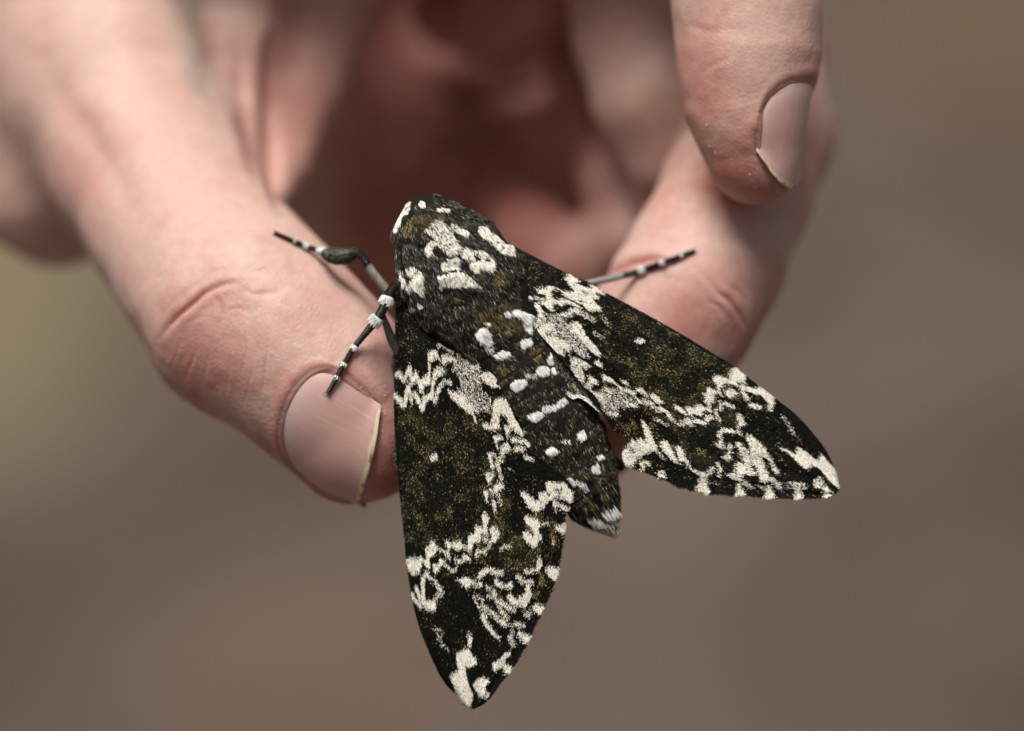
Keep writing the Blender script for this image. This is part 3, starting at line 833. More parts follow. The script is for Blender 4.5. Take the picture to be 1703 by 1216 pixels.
pg([(980, 190), (1050, 80), (1130, 130), (1205, 200), (1190, 270), (1220, 310), (1130, 290), (1070, 280), (1100, 350), (1000, 300), (930, 290), (890, 340), (850, 360), (870, 420), (920, 490), (880, 480), (830, 420), (780, 440), (770, 520), (780, 550), (720, 570), (740, 680), (660, 650), (620, 690), (610, 740), (550, 720), (490, 700), (480, 750), (440, 720), (400, 640), (430, 600), (500, 640), (530, 620), (540, 570), (620, 580), (660, 640), (700, 620), (650, 520), (640, 440), (690, 420), (680, 340), (740, 360), (800, 400), (820, 380), (820, 330), (760, 240), (830, 190), (910, 220), (990, 260)], 0.98)
pg([(240, 580), (330, 610), (440, 740), (400, 720), (290, 670)], 0.95)
pg([(910, 400), (1010, 370), (1130, 440), (1050, 460), (980, 510), (950, 460)], 0.9); st([(1140, 350), (1280, 390), (1350, 420)], 66, 0.88); pg([(1330, 370), (1400, 335), (1570, 455), (1570, 560), (1530, 690), (1490, 640), (1500, 560), (1420, 480)], 0.92); st([(1160, 420), (1220, 510)], 56, 0.8)
pg([(1030, 460), (1140, 480), (1060, 530)], 0.65, 'G'); pg([(1220, 430), (1400, 480), (1340, 520), (1240, 490)], 0.65, 'G'); st([(1275, 595), (1370, 615)], 66, 0.85)
st([(850, 640), (880, 560), (980, 590), (1030, 610)], 48, 0.8); st([(790, 650), (850, 800)], 30, 0.9)
st([(370, 830), (420, 790), (470, 840)], 74, 0.9); st([(520, 790), (640, 830), (690, 760), (750, 750)], 56, 0.9); st([(400, 890), (480, 900)], 48, 0.65, 'G'); st([(780, 820), (860, 860)], 80, 0.4, 'G')
pg([(1080, 720), (1110, 690), (1160, 740), (1190, 860), (1130, 870), (1090, 840)], 0.9); st([(1090, 880), (1120, 980)], 50, 0.5)
pg([(540, 1020), (680, 990), (780, 1100), (760, 1180), (560, 1180)], 0.95, 'B'); pg([(900, 1000), (1040, 980), (1240, 1110), (1040, 1060)], 0.9, 'B')
st([(1030, 940), (930, 920), (870, 950)], 56, 0.9); st([(850, 980), (870, 1080), (840, 1120)], 48, 0.9); st([(800, 1110), (900, 1150)], 48, 0.9)
win(1110, 690)
pg([(380, 300), (500, 270), (650, 400), (720, 470), (580, 560), (380, 420)], 0.8, 'B')
pg([(780, 400), (830, 370), (890, 440), (840, 470), (850, 590), (790, 620), (720, 550), (790, 530)], 0.75)
pg([(890, 350), (960, 360), (1070, 480), (1060, 520), (1100, 590), (1160, 720), (1160, 790), (1130, 820), (1050, 790), (1000, 800), (970, 880), (890, 870), (760, 780), (880, 780), (910, 640), (940, 620), (1020, 660), (940, 440)], 0.85)
pg([(1040, 300), (1080, 250), (1180, 330), (1300, 450), (1380, 570), (1460, 740), (1475, 810), (1430, 770), (1340, 600), (1230, 540), (1290, 660), (1320, 760), (1370, 840), (1300, 910), (1220, 880), (1180, 700), (1120, 620), (1070, 480), (1100, 420), (1050, 340)], 0.8)
st([(920, 460), (1010, 640)], 26, 0.9, 'B'); st([(930, 470), (1010, 640)], 22, 0.9, 'G'); st([(1220, 370), (1340, 500)], 24, 0.6, 'G')
st([(660, 640), (700, 720), (690, 820)], 46, 0.75); st([(360, 750), (450, 790), (520, 790), (600, 710)], 56, 0.9); pg([(420, 870), (440, 790), (500, 800), (520, 870), (565, 1060), (375, 1010)], 1.0); st([(280, 700), (350, 750)], 28)
pg([(910, 910), (980, 920), (1000, 980), (1040, 1095), (890, 1090), (920, 1000)], 1.0); st([(1000, 880), (1110, 960)], 56, 0.7)
pg([(1290, 960), (1340, 920), (1400, 980), (1435, 1120), (1280, 1110), (1310, 1020)], 1.0); pg([(1170, 920), (1280, 940), (1240, 1000)], 0.75); st([(1400, 870), (1490, 970)], 74, 0.65)
for q, w_, f_ in (([(220, 840), (380, 840)], 56, 0.5), ([(560, 890), (690, 910)], 48, 0.5), ([(760, 920), (870, 930)], 56, 0.5), ([(400, 470), (480, 500)], 90, 0.3)): st(q, w_, f_, 'G')
pg([(730, 290), (860, 270), (900, 330), (760, 360)], 0.9, 'B'); pg([(1240, 560), (1320, 600), (1430, 790), (1350, 780)], 0.95, 'B'); pg([(1080, 650), (1150, 680), (1200, 800), (1170, 780)], 0.9, 'B'); pg([(700, 770), (800, 800), (860, 870), (700, 880)], 0.9, 'B'); pg([(1020, 810), (1180, 850), (1150, 950)], 0.9, 'B'); pg([(560, 780), (640, 740), (680, 830), (580, 840)], 0.9, 'B')
win(1220, 680)
pg([(610, 510), (690, 530), (780, 580), (830, 600), (850, 500), (960, 560), (1040, 640), (1100, 680), (1160, 600), (1220, 660), (1320, 770), (1380, 840), (1420, 1070), (1380, 1050), (1250, 940), (1140, 790), (1040, 740), (970, 810), (880, 740), (800, 660), (740, 610), (700, 560), (640, 560)], 0.96)
st([(660, 100), (720, 200), (780, 320)], 58, 0.36); st([(760, 330), (850, 400)], 80, 0.15, 'G')
pg([(680, 1000), (720, 960), (810, 970), (960, 990), (970, 1070), (700, 1070)], 0.5); pg([(815, 1060), (850, 1030), (890, 1080), (920, 1200), (815, 1200)], 1.0)
pg([(1050, 1000), (1090, 910), (1160, 900), (1210, 990), (1160, 1050), (1070, 1050)], 0.6); pg([(1180, 1050), (1230, 1010), (1320, 1160), (1200, 1180)], 1.0)

# ---- fur of the body
CUR[0] = FUR
win(640, 330)
pg([(250, 300), (500, 200), (900, 250), (500, 420), (350, 560), (200, 600)], 0.40, 'G'); pg([(1480, 990), (1600, 980), (1620, 1100), (1500, 1200), (1400, 1150)], 0.55, 'G')
pg([(110, 330), (200, 230), (270, 110), (360, 60), (330, 160), (300, 220), (230, 260), (170, 470), (105, 450)], 0.95); dot(505, 90, 45); st([(710, 160), (850, 185)], 36, 0.85)
pg([(530, 450), (680, 300), (770, 320), (900, 440), (980, 600), (1050, 700), (950, 760), (840, 760), (720, 640), (620, 520)], 0.68)
pg([(545, 760), (560, 640), (620, 590), (710, 600), (640, 650), (630, 740), (600, 790)], 0.95); pg([(640, 660), (710, 610), (720, 780), (650, 790)], 1.0, 'B')
st([(910, 390), (1000, 430), (1100, 480)], 66, 0.75); pg([(920, 440), (980, 450), (980, 490), (930, 480)], 1, 'B')
pg([(1270, 400), (1350, 400), (1400, 450), (1500, 500), (1600, 620), (1700, 650), (1740, 780), (1600, 740), (1540, 720), (1480, 660), (1330, 540), (1270, 490)], 0.92); pg([(1540, 600), (1640, 700), (1560, 690)], 0.9, 'B')
pg([(1000, 760), (1100, 660), (1200, 720), (1330, 720), (1450, 810), (1480, 930), (1420, 1010), (1340, 950), (1200, 1010), (1130, 900), (1210, 850), (1080, 820)], 0.95)
pg([(1190, 760), (1240, 740), (1300, 850), (1210, 880)], 1.0, 'B'); st([(1350, 820), (1400, 850)], 50, 0.9, 'G'); st([(1350, 820), (1400, 850)], 40, 0.7, 'B')
pg([(740, 900), (860, 830), (990, 810), (1000, 960), (860, 970), (760, 960)], 0.92); st([(850, 1000), (960, 990)], 70, 1.0, 'B'); pg([(1010, 850), (1110, 860), (1140, 980), (1030, 960)], 0.85, 'B')
pg([(700, 1060), (860, 1030), (1000, 1000), (1120, 1040), (1060, 1100), (1150, 1070), (1290, 1200), (1270, 1220), (1150, 1180), (1040, 1190), (780, 1190), (740, 1230), (720, 1120)], 0.9)
pg([(280, 980), (350, 930), (470, 980), (510, 1060), (510, 1220), (480, 1220), (430, 1110), (320, 1050)], 0.95); dot(240, 1140, 55); dot(370, 1150, 55); st([(180, 980), (220, 1080)], 28, 0.9)
st([(230, 560), (520, 640)], 90, 0.85, 'B'); pg([(790, 290), (880, 280), (900, 370), (830, 370)], 1.0, 'B'); pg([(1480, 800), (1560, 820), (1540, 970), (1470, 970)], 1.0, 'B')
win(640, 430)
pg([(440, 300), (510, 260), (500, 530), (470, 500), (380, 430), (340, 380), (310, 480), (280, 400)], 0.93); st([(220, 470), (240, 540)], 38, 0.9); st([(240, 630), (300, 660)], 52, 0.9); dot(360, 690, 26); st([(450, 630), (480, 660)], 38, 0.95)
pg([(770, 400), (1200, 420), (1250, 560), (1000, 660), (800, 600)], 1.0, 'B'); pg([(880, 480), (1180, 480), (1150, 560), (1000, 620), (850, 560)], 0.45, 'G'); pg([(1150, 700), (1700, 600), (1760, 900), (1250, 950)], 0.42, 'G')
win(780, 500)
pg([(0, 200), (560, 0), (700, 150), (450, 450), (200, 330)], 0.35, 'G'); pg([(330, 300), (650, 230), (750, 420), (450, 450)], 0.5, 'G'); pg([(360, 880), (560, 900), (560, 1080), (420, 1140)], 0.5, 'G'); pg([(760, 640), (900, 570), (1020, 830), (850, 800)], 0.55, 'G')
pg([(90, 460), (200, 380), (270, 420), (300, 520), (280, 600), (160, 560)], 1, 'S'); st([(250, 600), (330, 720), (420, 740)], 80, 0.6, 'S'); pg([(380, 720), (440, 680), (540, 690), (550, 730), (450, 770)], 1, 'S')
pg([(570, 200), (600, 150), (740, 150), (830, 220), (840, 330), (830, 440), (760, 400), (720, 290), (650, 230)], 1, 'S'); dot(510, 180, 35, 0.9, 'S'); pg([(690, 570), (740, 520), (840, 510), (860, 560), (720, 640)], 1, 'S')
pg([(1040, 780), (1110, 700), (1200, 770), (1140, 830), (1070, 840)], 1, 'S'); pg([(890, 950), (950, 880), (1070, 890), (1070, 970), (970, 1000)], 1, 'S'); pg([(1100, 920), (1200, 880), (1280, 860), (1250, 930), (1120, 980)], 1, 'S')
pg([(540, 1150), (620, 1080), (770, 1060), (740, 1130), (620, 1210)], 1, 'S'); st([(770, 1010), (890, 1000)], 46, 0.7); st([(200, 310), (280, 330)], 34, 0.9)
pg([(840, 450), (900, 470), (960, 560), (900, 540)], 0.9, 'B'); pg([(650, 700), (850, 760), (820, 900), (660, 860)], 0.7, 'B'); pg([(1150, 960), (1300, 900), (1400, 1100), (1150, 1150)], 0.9, 'B')
win(850, 620)
pg([(200, 600), (360, 530), (440, 550), (320, 650), (220, 640)], 1, 'S'); st([(440, 490), (580, 460)], 66, 0.8, 'S'); pg([(610, 400), (720, 330), (770, 390), (620, 470)], 0.8, 'S')
pg([(430, 1070), (540, 1000), (640, 1040), (520, 1110)], 1, 'S'); pg([(880, 840), (990, 760), (1010, 860), (930, 910)], 1, 'S'); st([(700, 930), (770, 920)], 56, 0.8)
pg([(600, 600), (720, 560), (740, 800), (620, 840)], 0.8, 'B'); pg([(800, 380), (1000, 400), (1160, 520), (1140, 700), (900, 480)], 0.85, 'B'); pg([(800, 1060), (960, 1040), (920, 1160), (820, 1150)], 0.8, 'B'); st([(220, 640), (150, 720)], 60, 0.8, 'B')
win(880, 750)
pg([(480, 410), (560, 370), (620, 430), (580, 480)], 1, 'S'); pg([(840, 220), (920, 150), (960, 270), (850, 300)], 1, 'S'); st([(930, 90), (980, 70)], 48, 0.7, 'S'); st([(650, 420), (760, 500)], 80, 0.5, 'S')
pg([(940, 820), (1020, 800), (1160, 740), (1200, 800), (1030, 890)], 0.95, 'S'); pg([(740, 890), (900, 880), (960, 960), (820, 1000)], 0.95, 'S')
pg([(740, 370), (830, 380), (950, 580), (980, 700), (880, 700), (800, 520)], 1, 'B'); st([(760, 640), (850, 720)], 56, 0.6, 'G'); st([(700, 280), (740, 320)], 60, 0.6, 'G'); st([(980, 580), (1050, 640)], 60, 0.5, 'G')


def blur(a, r):
    for ax_ in (0, 1):
        for _ in range(2):
            k = 2 * r + 1
            pad = [(0, 0), (0, 0)]; pad[ax_] = (r + 1, r)
            c = np.cumsum(np.pad(a, pad, mode='edge'), axis=ax_, dtype=np.float64)
            a = ((np.take(c, range(k, c.shape[ax_]), ax_) - np.take(c, range(0, c.shape[ax_] - k), ax_)) / k).astype(np.float32)
    return a


for L in (LAY, FUR):
    for k in L: L[k] = blur(L[k], 1 if k in 'WSB' else 3)


def look(L, k, px, py):
    j = np.clip(((px - X0) * QS), 0, MW - 1).astype(int); i = np.clip(((py - Y0) * QS), 0, MH - 1).astype(int)
    return L[k][i, j]


# ------------------------------------------------------------------ the moth
moth = bpy.data.objects.new('moth', None)
COL.objects.link(moth)
ORG = W(P(800, 540, -2.0)); moth.location = Vector(ORG); moth['_org'] = ORG.tolist()
moth.empty_display_size = 0.005
tag(moth, 'large black and cream mottled hawk moth perched across thumb and middle finger', 'moth')

m_scale, t, b = new_mat('wing scale')
at = t.nodes.new('ShaderNodeAttribute'); at.attribute_name = 'tint'
t.links.new(at.outputs['Color'], b.inputs['Base Color'])
b.inputs['Roughness'].default_value = 0.4; b.inputs['Specular IOR Level'].default_value = 0.05
m_fur, t, b = new_mat('fur')
at = t.nodes.new('ShaderNodeAttribute'); at.attribute_name = 'tint'
t.links.new(at.outputs['Color'], b.inputs['Base Color'])
b.inputs['Roughness'].default_value = 0.4; b.inputs['Specular IOR Level'].default_value = 0.22
m_mem, t, b = new_mat('wing membrane')
nz = t.nodes.new('ShaderNodeTexNoise'); nz.inputs['Scale'].default_value = 800
cr = t.nodes.new('ShaderNodeValToRGB'); cr.color_ramp.elements[0].color = (0.010, 0.010, 0.008, 1); cr.color_ramp.elements[1].color = (0.03, 0.028, 0.02, 1)
t.links.new(nz.outputs[0], cr.inputs[0]); t.links.new(cr.outputs[0], b.inputs['Base Color']); b.inputs['Roughness'].default_value = 0.7; b.inputs['Specular IOR Level'].default_value = 0.05

BLACK = np.array([0.0055, 0.0055, 0.0042]); OLIVE = np.array([0.022, 0.025, 0.014]); GOLD = np.array([0.27, 0.205, 0.075])
CREAM = np.array([0.90, 0.86, 0.75]); SNOW = np.array([0.88, 0.87, 0.83]); TAN = np.array([0.42, 0.33, 0.20])


def pick_wing(px, py, n, dx=None, dy=None):
    if dx is None: dx = np.zeros(n); dy = np.ones(n)
    al, ac = px * dx + py * dy, px * dy - py * dx
    spike = noise3(np.stack([al * 0.045, ac * 0.60, al * 0 + 11], -1), 1.0) - 0.5      # rows of scales slide past each other: spiky edges
    jt = spike * 13.0 + RNG.normal(0, 0.9, n)
    qx, qy = px + dx * jt, py + dy * jt
    w_, g_, y_, k_ = (look(LAY, q, qx, qy) for q in 'WGYB')
    streak = noise3(np.stack([al * 0.13, ac * 0.75, al * 0], -1), 1.0)
    big = smooth01(0.40, 0.64, noise3(np.stack([px, py, px * 0], -1), 0.062)) * 1.1 + 0.35 * noise3(np.stack([px, py, px * 0 + 5], -1), 0.16)
    r = RNG.random((4, n))
    c = np.where((r[3] < 0.12)[:, None], OLIVE * 0.8, BLACK) * (0.6 + 0.9 * r[0])[:, None]
    c = np.where((r[1] < y_ * (0.3 + 1.0 * big))[:, None], OLIVE * (0.5 + 0.9 * r[0])[:, None], c)
    c = np.where((r[2] < g_ * (0.03 + 0.80 * big))[:, None], (GOLD * (0.35 + 1.0 * r[0])[:, None]) * (1 - 0.25 * (r[1] < 0.3))[:, None] + (r[1] < 0.22)[:, None] * TAN * 0.6, c)
    e = np.clip((w_ - 0.5) * 1.15 + 0.5 + (streak - 0.42) * 0.95 * (w_ > 0.08), 0, 1)
    e = np.where(w_ > 0.975, 0.98, np.where(w_ < 0.6, e * 0.78, e))
    cw = CREAM * (0.80 + 0.30 * r[0])[:, None]
    cw = np.where((r[1] < 0.12)[:, None], TAN * (0.9 + 0.6 * r[0])[:, None], cw)
    return np.where((r[3] < e)[:, None], cw, c)


class Wing:
    def __init__(s, lead, trail, zf, n=170, m=90):
        s.n, s.m = n, m
        a = catmull(lead, n); b_ = catmull(trail, n)
        s.A, s.B, s.zf = a, b_, zf
        v = np.linspace(0, 1, m)[None, :, None]; u = np.linspace(0, 1, n)[:, None]
        q = a[:, None] * (1 - v) + b_[:, None] * v
        z = zf(u, v[..., 0], q[..., 0], q[..., 1])
        s.V = P(q[..., 0], q[..., 1], z)

    def at(s, u, v):
        fu = np.clip(u, 0, 1) * (s.n - 1); fv = np.clip(v, 0, 1) * (s.m - 1)
        i = np.minimum(fu.astype(int), s.n - 2); j = np.minimum(fv.astype(int), s.m - 2)
        a = (fu - i)[:, None]; b_ = (fv - j)[:, None]
        V = s.V
        return (V[i, j] * (1 - a) + V[i + 1, j] * a) * (1 - b_) + (V[i, j + 1] * (1 - a) + V[i + 1, j + 1] * a) * b_

    def area(s):
        d1 = s.V[1:, :-1] - s.V[:-1, :-1]; d2 = s.V[:-1, 1:] - s.V[:-1, :-1]
        return np.linalg.norm(np.cross(d1, d2), axis=-1)

    def membrane(s, name, parent, thick=0.10):
        n, m_ = s.n, s.m
        top = s.V.reshape(-1, 3) - np.array([0, 0, 0.05])
        bot = top - np.array([0, 0, thick])
        f = grid_faces(n, m_); N = n * m_
        rim = np.r_[np.arange(m_), np.arange(1, n) * m_ + m_ - 1, np.arange(m_ - 2, -1, -1) + (n - 1) * m_, np.arange(n - 2, 0, -1) * m_]
        rf = np.stack([rim, np.roll(rim, -1), np.roll(rim, -1) + N, rim + N], -1)
        return build(name, np.vstack([top, bot]), np.vstack([f, f[:, ::-1] + N, rf]), m_mem, parent)

    def scales(s, parent, per, pick, ln=(0.13, 0.25), wd=(0.05, 0.09), lift=0.045, vmax=1.0):
        ar = s.area(); tot = ar.sum(); n = int(tot * per)
        k = RNG.choice(ar.size, n, p=(ar / tot).ravel())
        u = (k // (s.m - 1) + RNG.random(n)) / (s.n - 1); v = (k % (s.m - 1) + RNG.random(n)) / (s.m - 1)
        p = s.at(u, v)
        du = s.at(u + 0.012, v) - s.at(u - 0.012, v); dv = s.at(u, v + 0.02) - s.at(u, v - 0.02)
        du /= np.linalg.norm(du, axis=1, keepdims=True) + 1e-9; dv /= np.linalg.norm(dv, axis=1, keepdims=True) + 1e-9
        nn = np.cross(du, dv); nn *= np.sign(nn[:, 2:3] + 1e-9); nn /= np.linalg.norm(nn, axis=1, keepdims=True) + 1e-9
        du = du + dv * RNG.normal(0, 0.22, (n, 1)); du /= np.linalg.norm(du, axis=1, keepdims=True)
        sd_ = np.cross(nn, du)
        L = RNG.uniform(*ln, (n, 1)); Wd = RNG.uniform(*wd, (n, 1)) / 2
        px, py = topx(p)
        qx, qy = topx(p + du * 0.2); dx_, dy_ = qx - px, qy - py; dl = np.hypot(dx_, dy_) + 1e-6
        c = pick(px, py, n, dx_ / dl, dy_ / dl)
        h0 = RNG.uniform(-0.02, 0.015, (n, 1)); h1 = h0 + RNG.uniform(0.0, lift, (n, 1)); rl = RNG.normal(0, 0.018, (n, 1))
        a = p - du * L * 0.5 + nn * h0; e = p + du * L * 0.5 + nn * h1
        V = np.stack([a - sd_ * Wd * 0.7 + nn * rl, a + sd_ * Wd * 0.7 - nn * rl, e + sd_ * Wd - nn * rl, e - sd_ * Wd + nn * rl], 1).reshape(-1, 3)
        F_ = np.arange(4 * n).reshape(-1, 4)
        o = build('wing_scales', V, F_, m_scale, parent, col=np.repeat(c, 4, 0), smooth=False)
        return tag(o, kind='stuff')


def ripple(u, v, amp):
    return amp * np.cos(v * 21.0 + u * 3.0) * smooth01(0.1, 0.4, u) * (0.4 + 0.6 * v)


LW = Wing([(664, 470), (658, 500), (657, 560), (657, 620), (655, 670), (658, 740), (664, 815), (671, 882), (677, 945), (687, 1004), (699, 1048), (718, 1095), (737, 1132), (756, 1154), (771, 1172), (786, 1178)],
          [(772, 505), (805, 583), (829, 638), (864, 704), (879, 738), (899, 764), (930, 788), (949, 805), (952, 820), (947, 842), (939, 858), (938, 882), (935, 907), (929, 942), (923, 967), (915, 986), (906, 1007), (896, 1025), (881, 1060), (868, 1083), (846, 1120), (830, 1138), (815, 1160), (803, 1172), (788, 1179)],
          lambda u, v, x, y: 1.2 - 1.6 * (1 - smooth01(0, 0.16, u)) - 3.2 * (1 - v) ** 1.5 * (1 - 0.35 * u) - 1.6 * u ** 2 + ripple(u, v, 0.18) - 0.7 * np.exp(-((v) / 0.05) ** 2))
RW = Wing([(838, 400), (854, 409), (896, 431), (946, 456), (980, 470), (1008, 487), (1064, 517), (1120, 548), (1168, 577), (1218, 608), (1253, 635), (1287, 661), (1324, 690), (1353, 722), (1374, 750), (1389, 782), (1396, 812)],
          [(838, 500), (876, 520), (888, 543), (904, 562), (924, 585), (941, 607), (971, 643), (988, 669), (1003, 687), (1013, 703), (1022, 716), (1037, 722), (1042, 730), (1037, 745), (1035, 758), (1040, 770), (1053, 777), (1074, 785), (1089, 792), (1110, 800), (1137, 811), (1158, 816), (1179, 820), (1200, 822), (1237, 824), (1276, 827), (1303, 828), (1334, 829), (1368, 827), (1385, 824), (1395, 815)],
          lambda u, v, x, y: 1.2 - 1.6 * (1 - smooth01(0, 0.16, u)) - 3.0 * (1 - v) ** 1.5 * (1 - 0.3 * u) - 2.2 * u ** 2 + ripple(u, v, 0.18) - 0.6 * np.exp(-((v) / 0.05) ** 2))
for wg, lb in ((LW, 'long forewing with a cream zigzag band lying along the thumb tip'), (RW, 'forewing spread outward below the fingers')):
    o = tag(wg.membrane('forewing', moth), lb)
    wg.scales(o, 270, pick_wing)
    # fringe: longer scales along the outer margin
    n = 2600
    u = RNG.uniform(0.30, 1.0, n); p = wg.at(u, np.full(n, 0.995)); q = wg.at(u, np.full(n, 0.93))
    px, py = topx(p); c = pick_wing(px, py, n)
    d_ = p - q; d_ /= np.linalg.norm(d_, axis=1, keepdims=True) + 1e-9
    tn = wg.at(u + 0.01, np.full(n, 0.995)) - p; tn /= np.linalg.norm(tn, axis=1, keepdims=True) + 1e-9
    L = RNG.uniform(0.10, 0.42, (n, 1)) * (0.5 + noise3(p, 1.6))[:, None]; hgt = np.array([0, 0, 1.0]) * RNG.uniform(-0.08, 0.02, (n, 1))
    V = np.stack([p - tn * 0.04 - d_ * 0.15 + hgt, p + tn * 0.04 - d_ * 0.15 + hgt, p + d_ * L + hgt + tn * RNG.normal(0, 0.04, (n, 1))], 1).reshape(-1, 3)
    tag(build('fringe', V, np.arange(3 * n).reshape(-1, 3), m_scale, o, col=np.repeat(c, 3, 0), smooth=False), kind='stuff')


def pick_hind(px, py, n, dx=None, dy=None):
    r = RNG.random((2, n))
    g_ = np.array([0.20, 0.18, 0.155]); c = np.where((r[1] < 0.45)[:, None], g_ * (0.5 + r[0])[:, None], BLACK * 2.2)
    d, _ = seg_dist(px, py, [(934, 648), (951, 663), (962, 661), (976, 668), (998, 686)])
    c = np.where((d < 5.5)[:, None], SNOW * (0.8 + 0.25 * r[0])[:, None], c)
    e, _ = seg_dist(px, py, [(952, 640), (962, 655)])
    return np.where(((e < 3.0) & (r[1] < 0.7))[:, None], TAN, c)


HL = Wing([(668, 520), (657, 572), (650, 620), (646.5, 668), (647.5, 724), (654, 764), (664, 797)], [(760, 520), (780, 580), (790, 640), (780, 700), (750, 750), (700, 790), (668, 800)],
          lambda u, v, x, y: -3.9 + 1.2 * v + 0 * u, 60, 40)
HR = Wing([(925, 500), (960, 540), (990, 580), (1010, 620), (1020, 650), (1012, 675), (1000, 688)], [(918, 590), (927, 625), (933, 647), (950, 663), (962, 662), (977, 670), (998, 687)],
          lambda u, v, x, y: -0.6 + 1.3 * v + 0 * u, 60, 40)
for wg, lb in ((HL, 'grey hindwing edge showing beside the thumb tip'), (HR, 'small dark hindwing with a white fringe beside the abdomen')):
    o = tag(wg.membrane('hindwing', moth), lb)
    wg.scales(o, 110, pick_hind)

# ---- body: one continuous lofted surface, head to tail
BP = catmull([(688, 340, -3.2, 16, 2.0), (697, 352, -2.9, 46, 3.2), (712, 376, -2.5, 66, 4.2), (733, 408, -2.2, 86, 5.0), (762, 456, -2.0, 97, 5.4), (793, 510, -2.1, 94, 5.1),
              (822, 556, -2.4, 84, 4.5), (855, 602, -2.6, 80, 4.3), (890, 655, -2.7, 79, 4.2), (922, 712, -2.9, 76, 4.1), (950, 766, -3.1, 69, 3.8), (975, 812, -3.3, 56, 3.2), (996, 846, -3.4, 32, 2.1), (1008, 866, -3.4, 16, 1.2), (1015, 878, -3.4, 6, 0.5)], 120)
NB, MB = 120, 72
cx = P(BP[:, 0], BP[:, 1], BP[:, 2])
tg = np.gradient(cx, axis=0); tg /= np.linalg.norm(tg, axis=1, keepdims=True)
zz = np.array([0, 0, 1.0]); side = np.cross(tg, zz); side /= np.linalg.norm(side, axis=1, keepdims=True); upv = np.cross(side, tg)
rx = BP[:, 3] * S; ry = BP[:, 4]
seg_ = np.clip((np.arange(NB) - 52) / 9.0, 0, None)
belt = np.where((np.arange(NB) > 52) & (np.arange(NB) < 108), 0.20 * (1 - (seg_ % 1.0)) ** 2, 0)         # abdominal rings
th = np.linspace(0, 2 * math.pi, MB, endpoint=False)
BV = cx[:, None] + (rx + belt)[:, None, None] * np.cos(th)[None, :, None] * side[:, None] + (ry + belt)[:, None, None] * np.sin(th)[None, :, None] * upv[:, None]
flat = BV.reshape(-1, 3)
flat = flat + (noise3(flat, 0.7)[:, None] - 0.5) * 0.35
BV = flat.reshape(NB, MB, 3)
capa = len(flat)
flat = np.vstack([flat, cx[0] - tg[0] * 0.4, cx[-1] + tg[-1] * 0.3])
bf = [tuple(q) for q in grid_faces(NB, MB, True)] + [(capa, j, (j + 1) % MB) for j in range(MB)] + [(capa + 1, (NB - 1) * MB + (j + 1) % MB, (NB - 1) * MB + j) for j in range(MB)]
m_body, t, b = new_mat('body cuticle')
nz = t.nodes.new('ShaderNodeTexNoise'); nz.inputs['Scale'].default_value = 1500
cr = t.nodes.new('ShaderNodeValToRGB'); cr.color_ramp.elements[0].color = (0.010, 0.010, 0.008, 1); cr.color_ramp.elements[1].color = (0.018, 0.016, 0.011, 1)
t.links.new(nz.outputs[0], cr.inputs[0]); t.links.new(cr.outputs[0], b.inputs['Base Color']); b.inputs['Roughness'].default_value = 0.8; b.inputs['Specular IOR Level'].default_value = 0.05
body = build('body', flat, bf, m_body, moth)

WL = np.vstack([LW.A, LW.B[::-1]]); WR = np.vstack([RW.A, RW.B[::-1]])


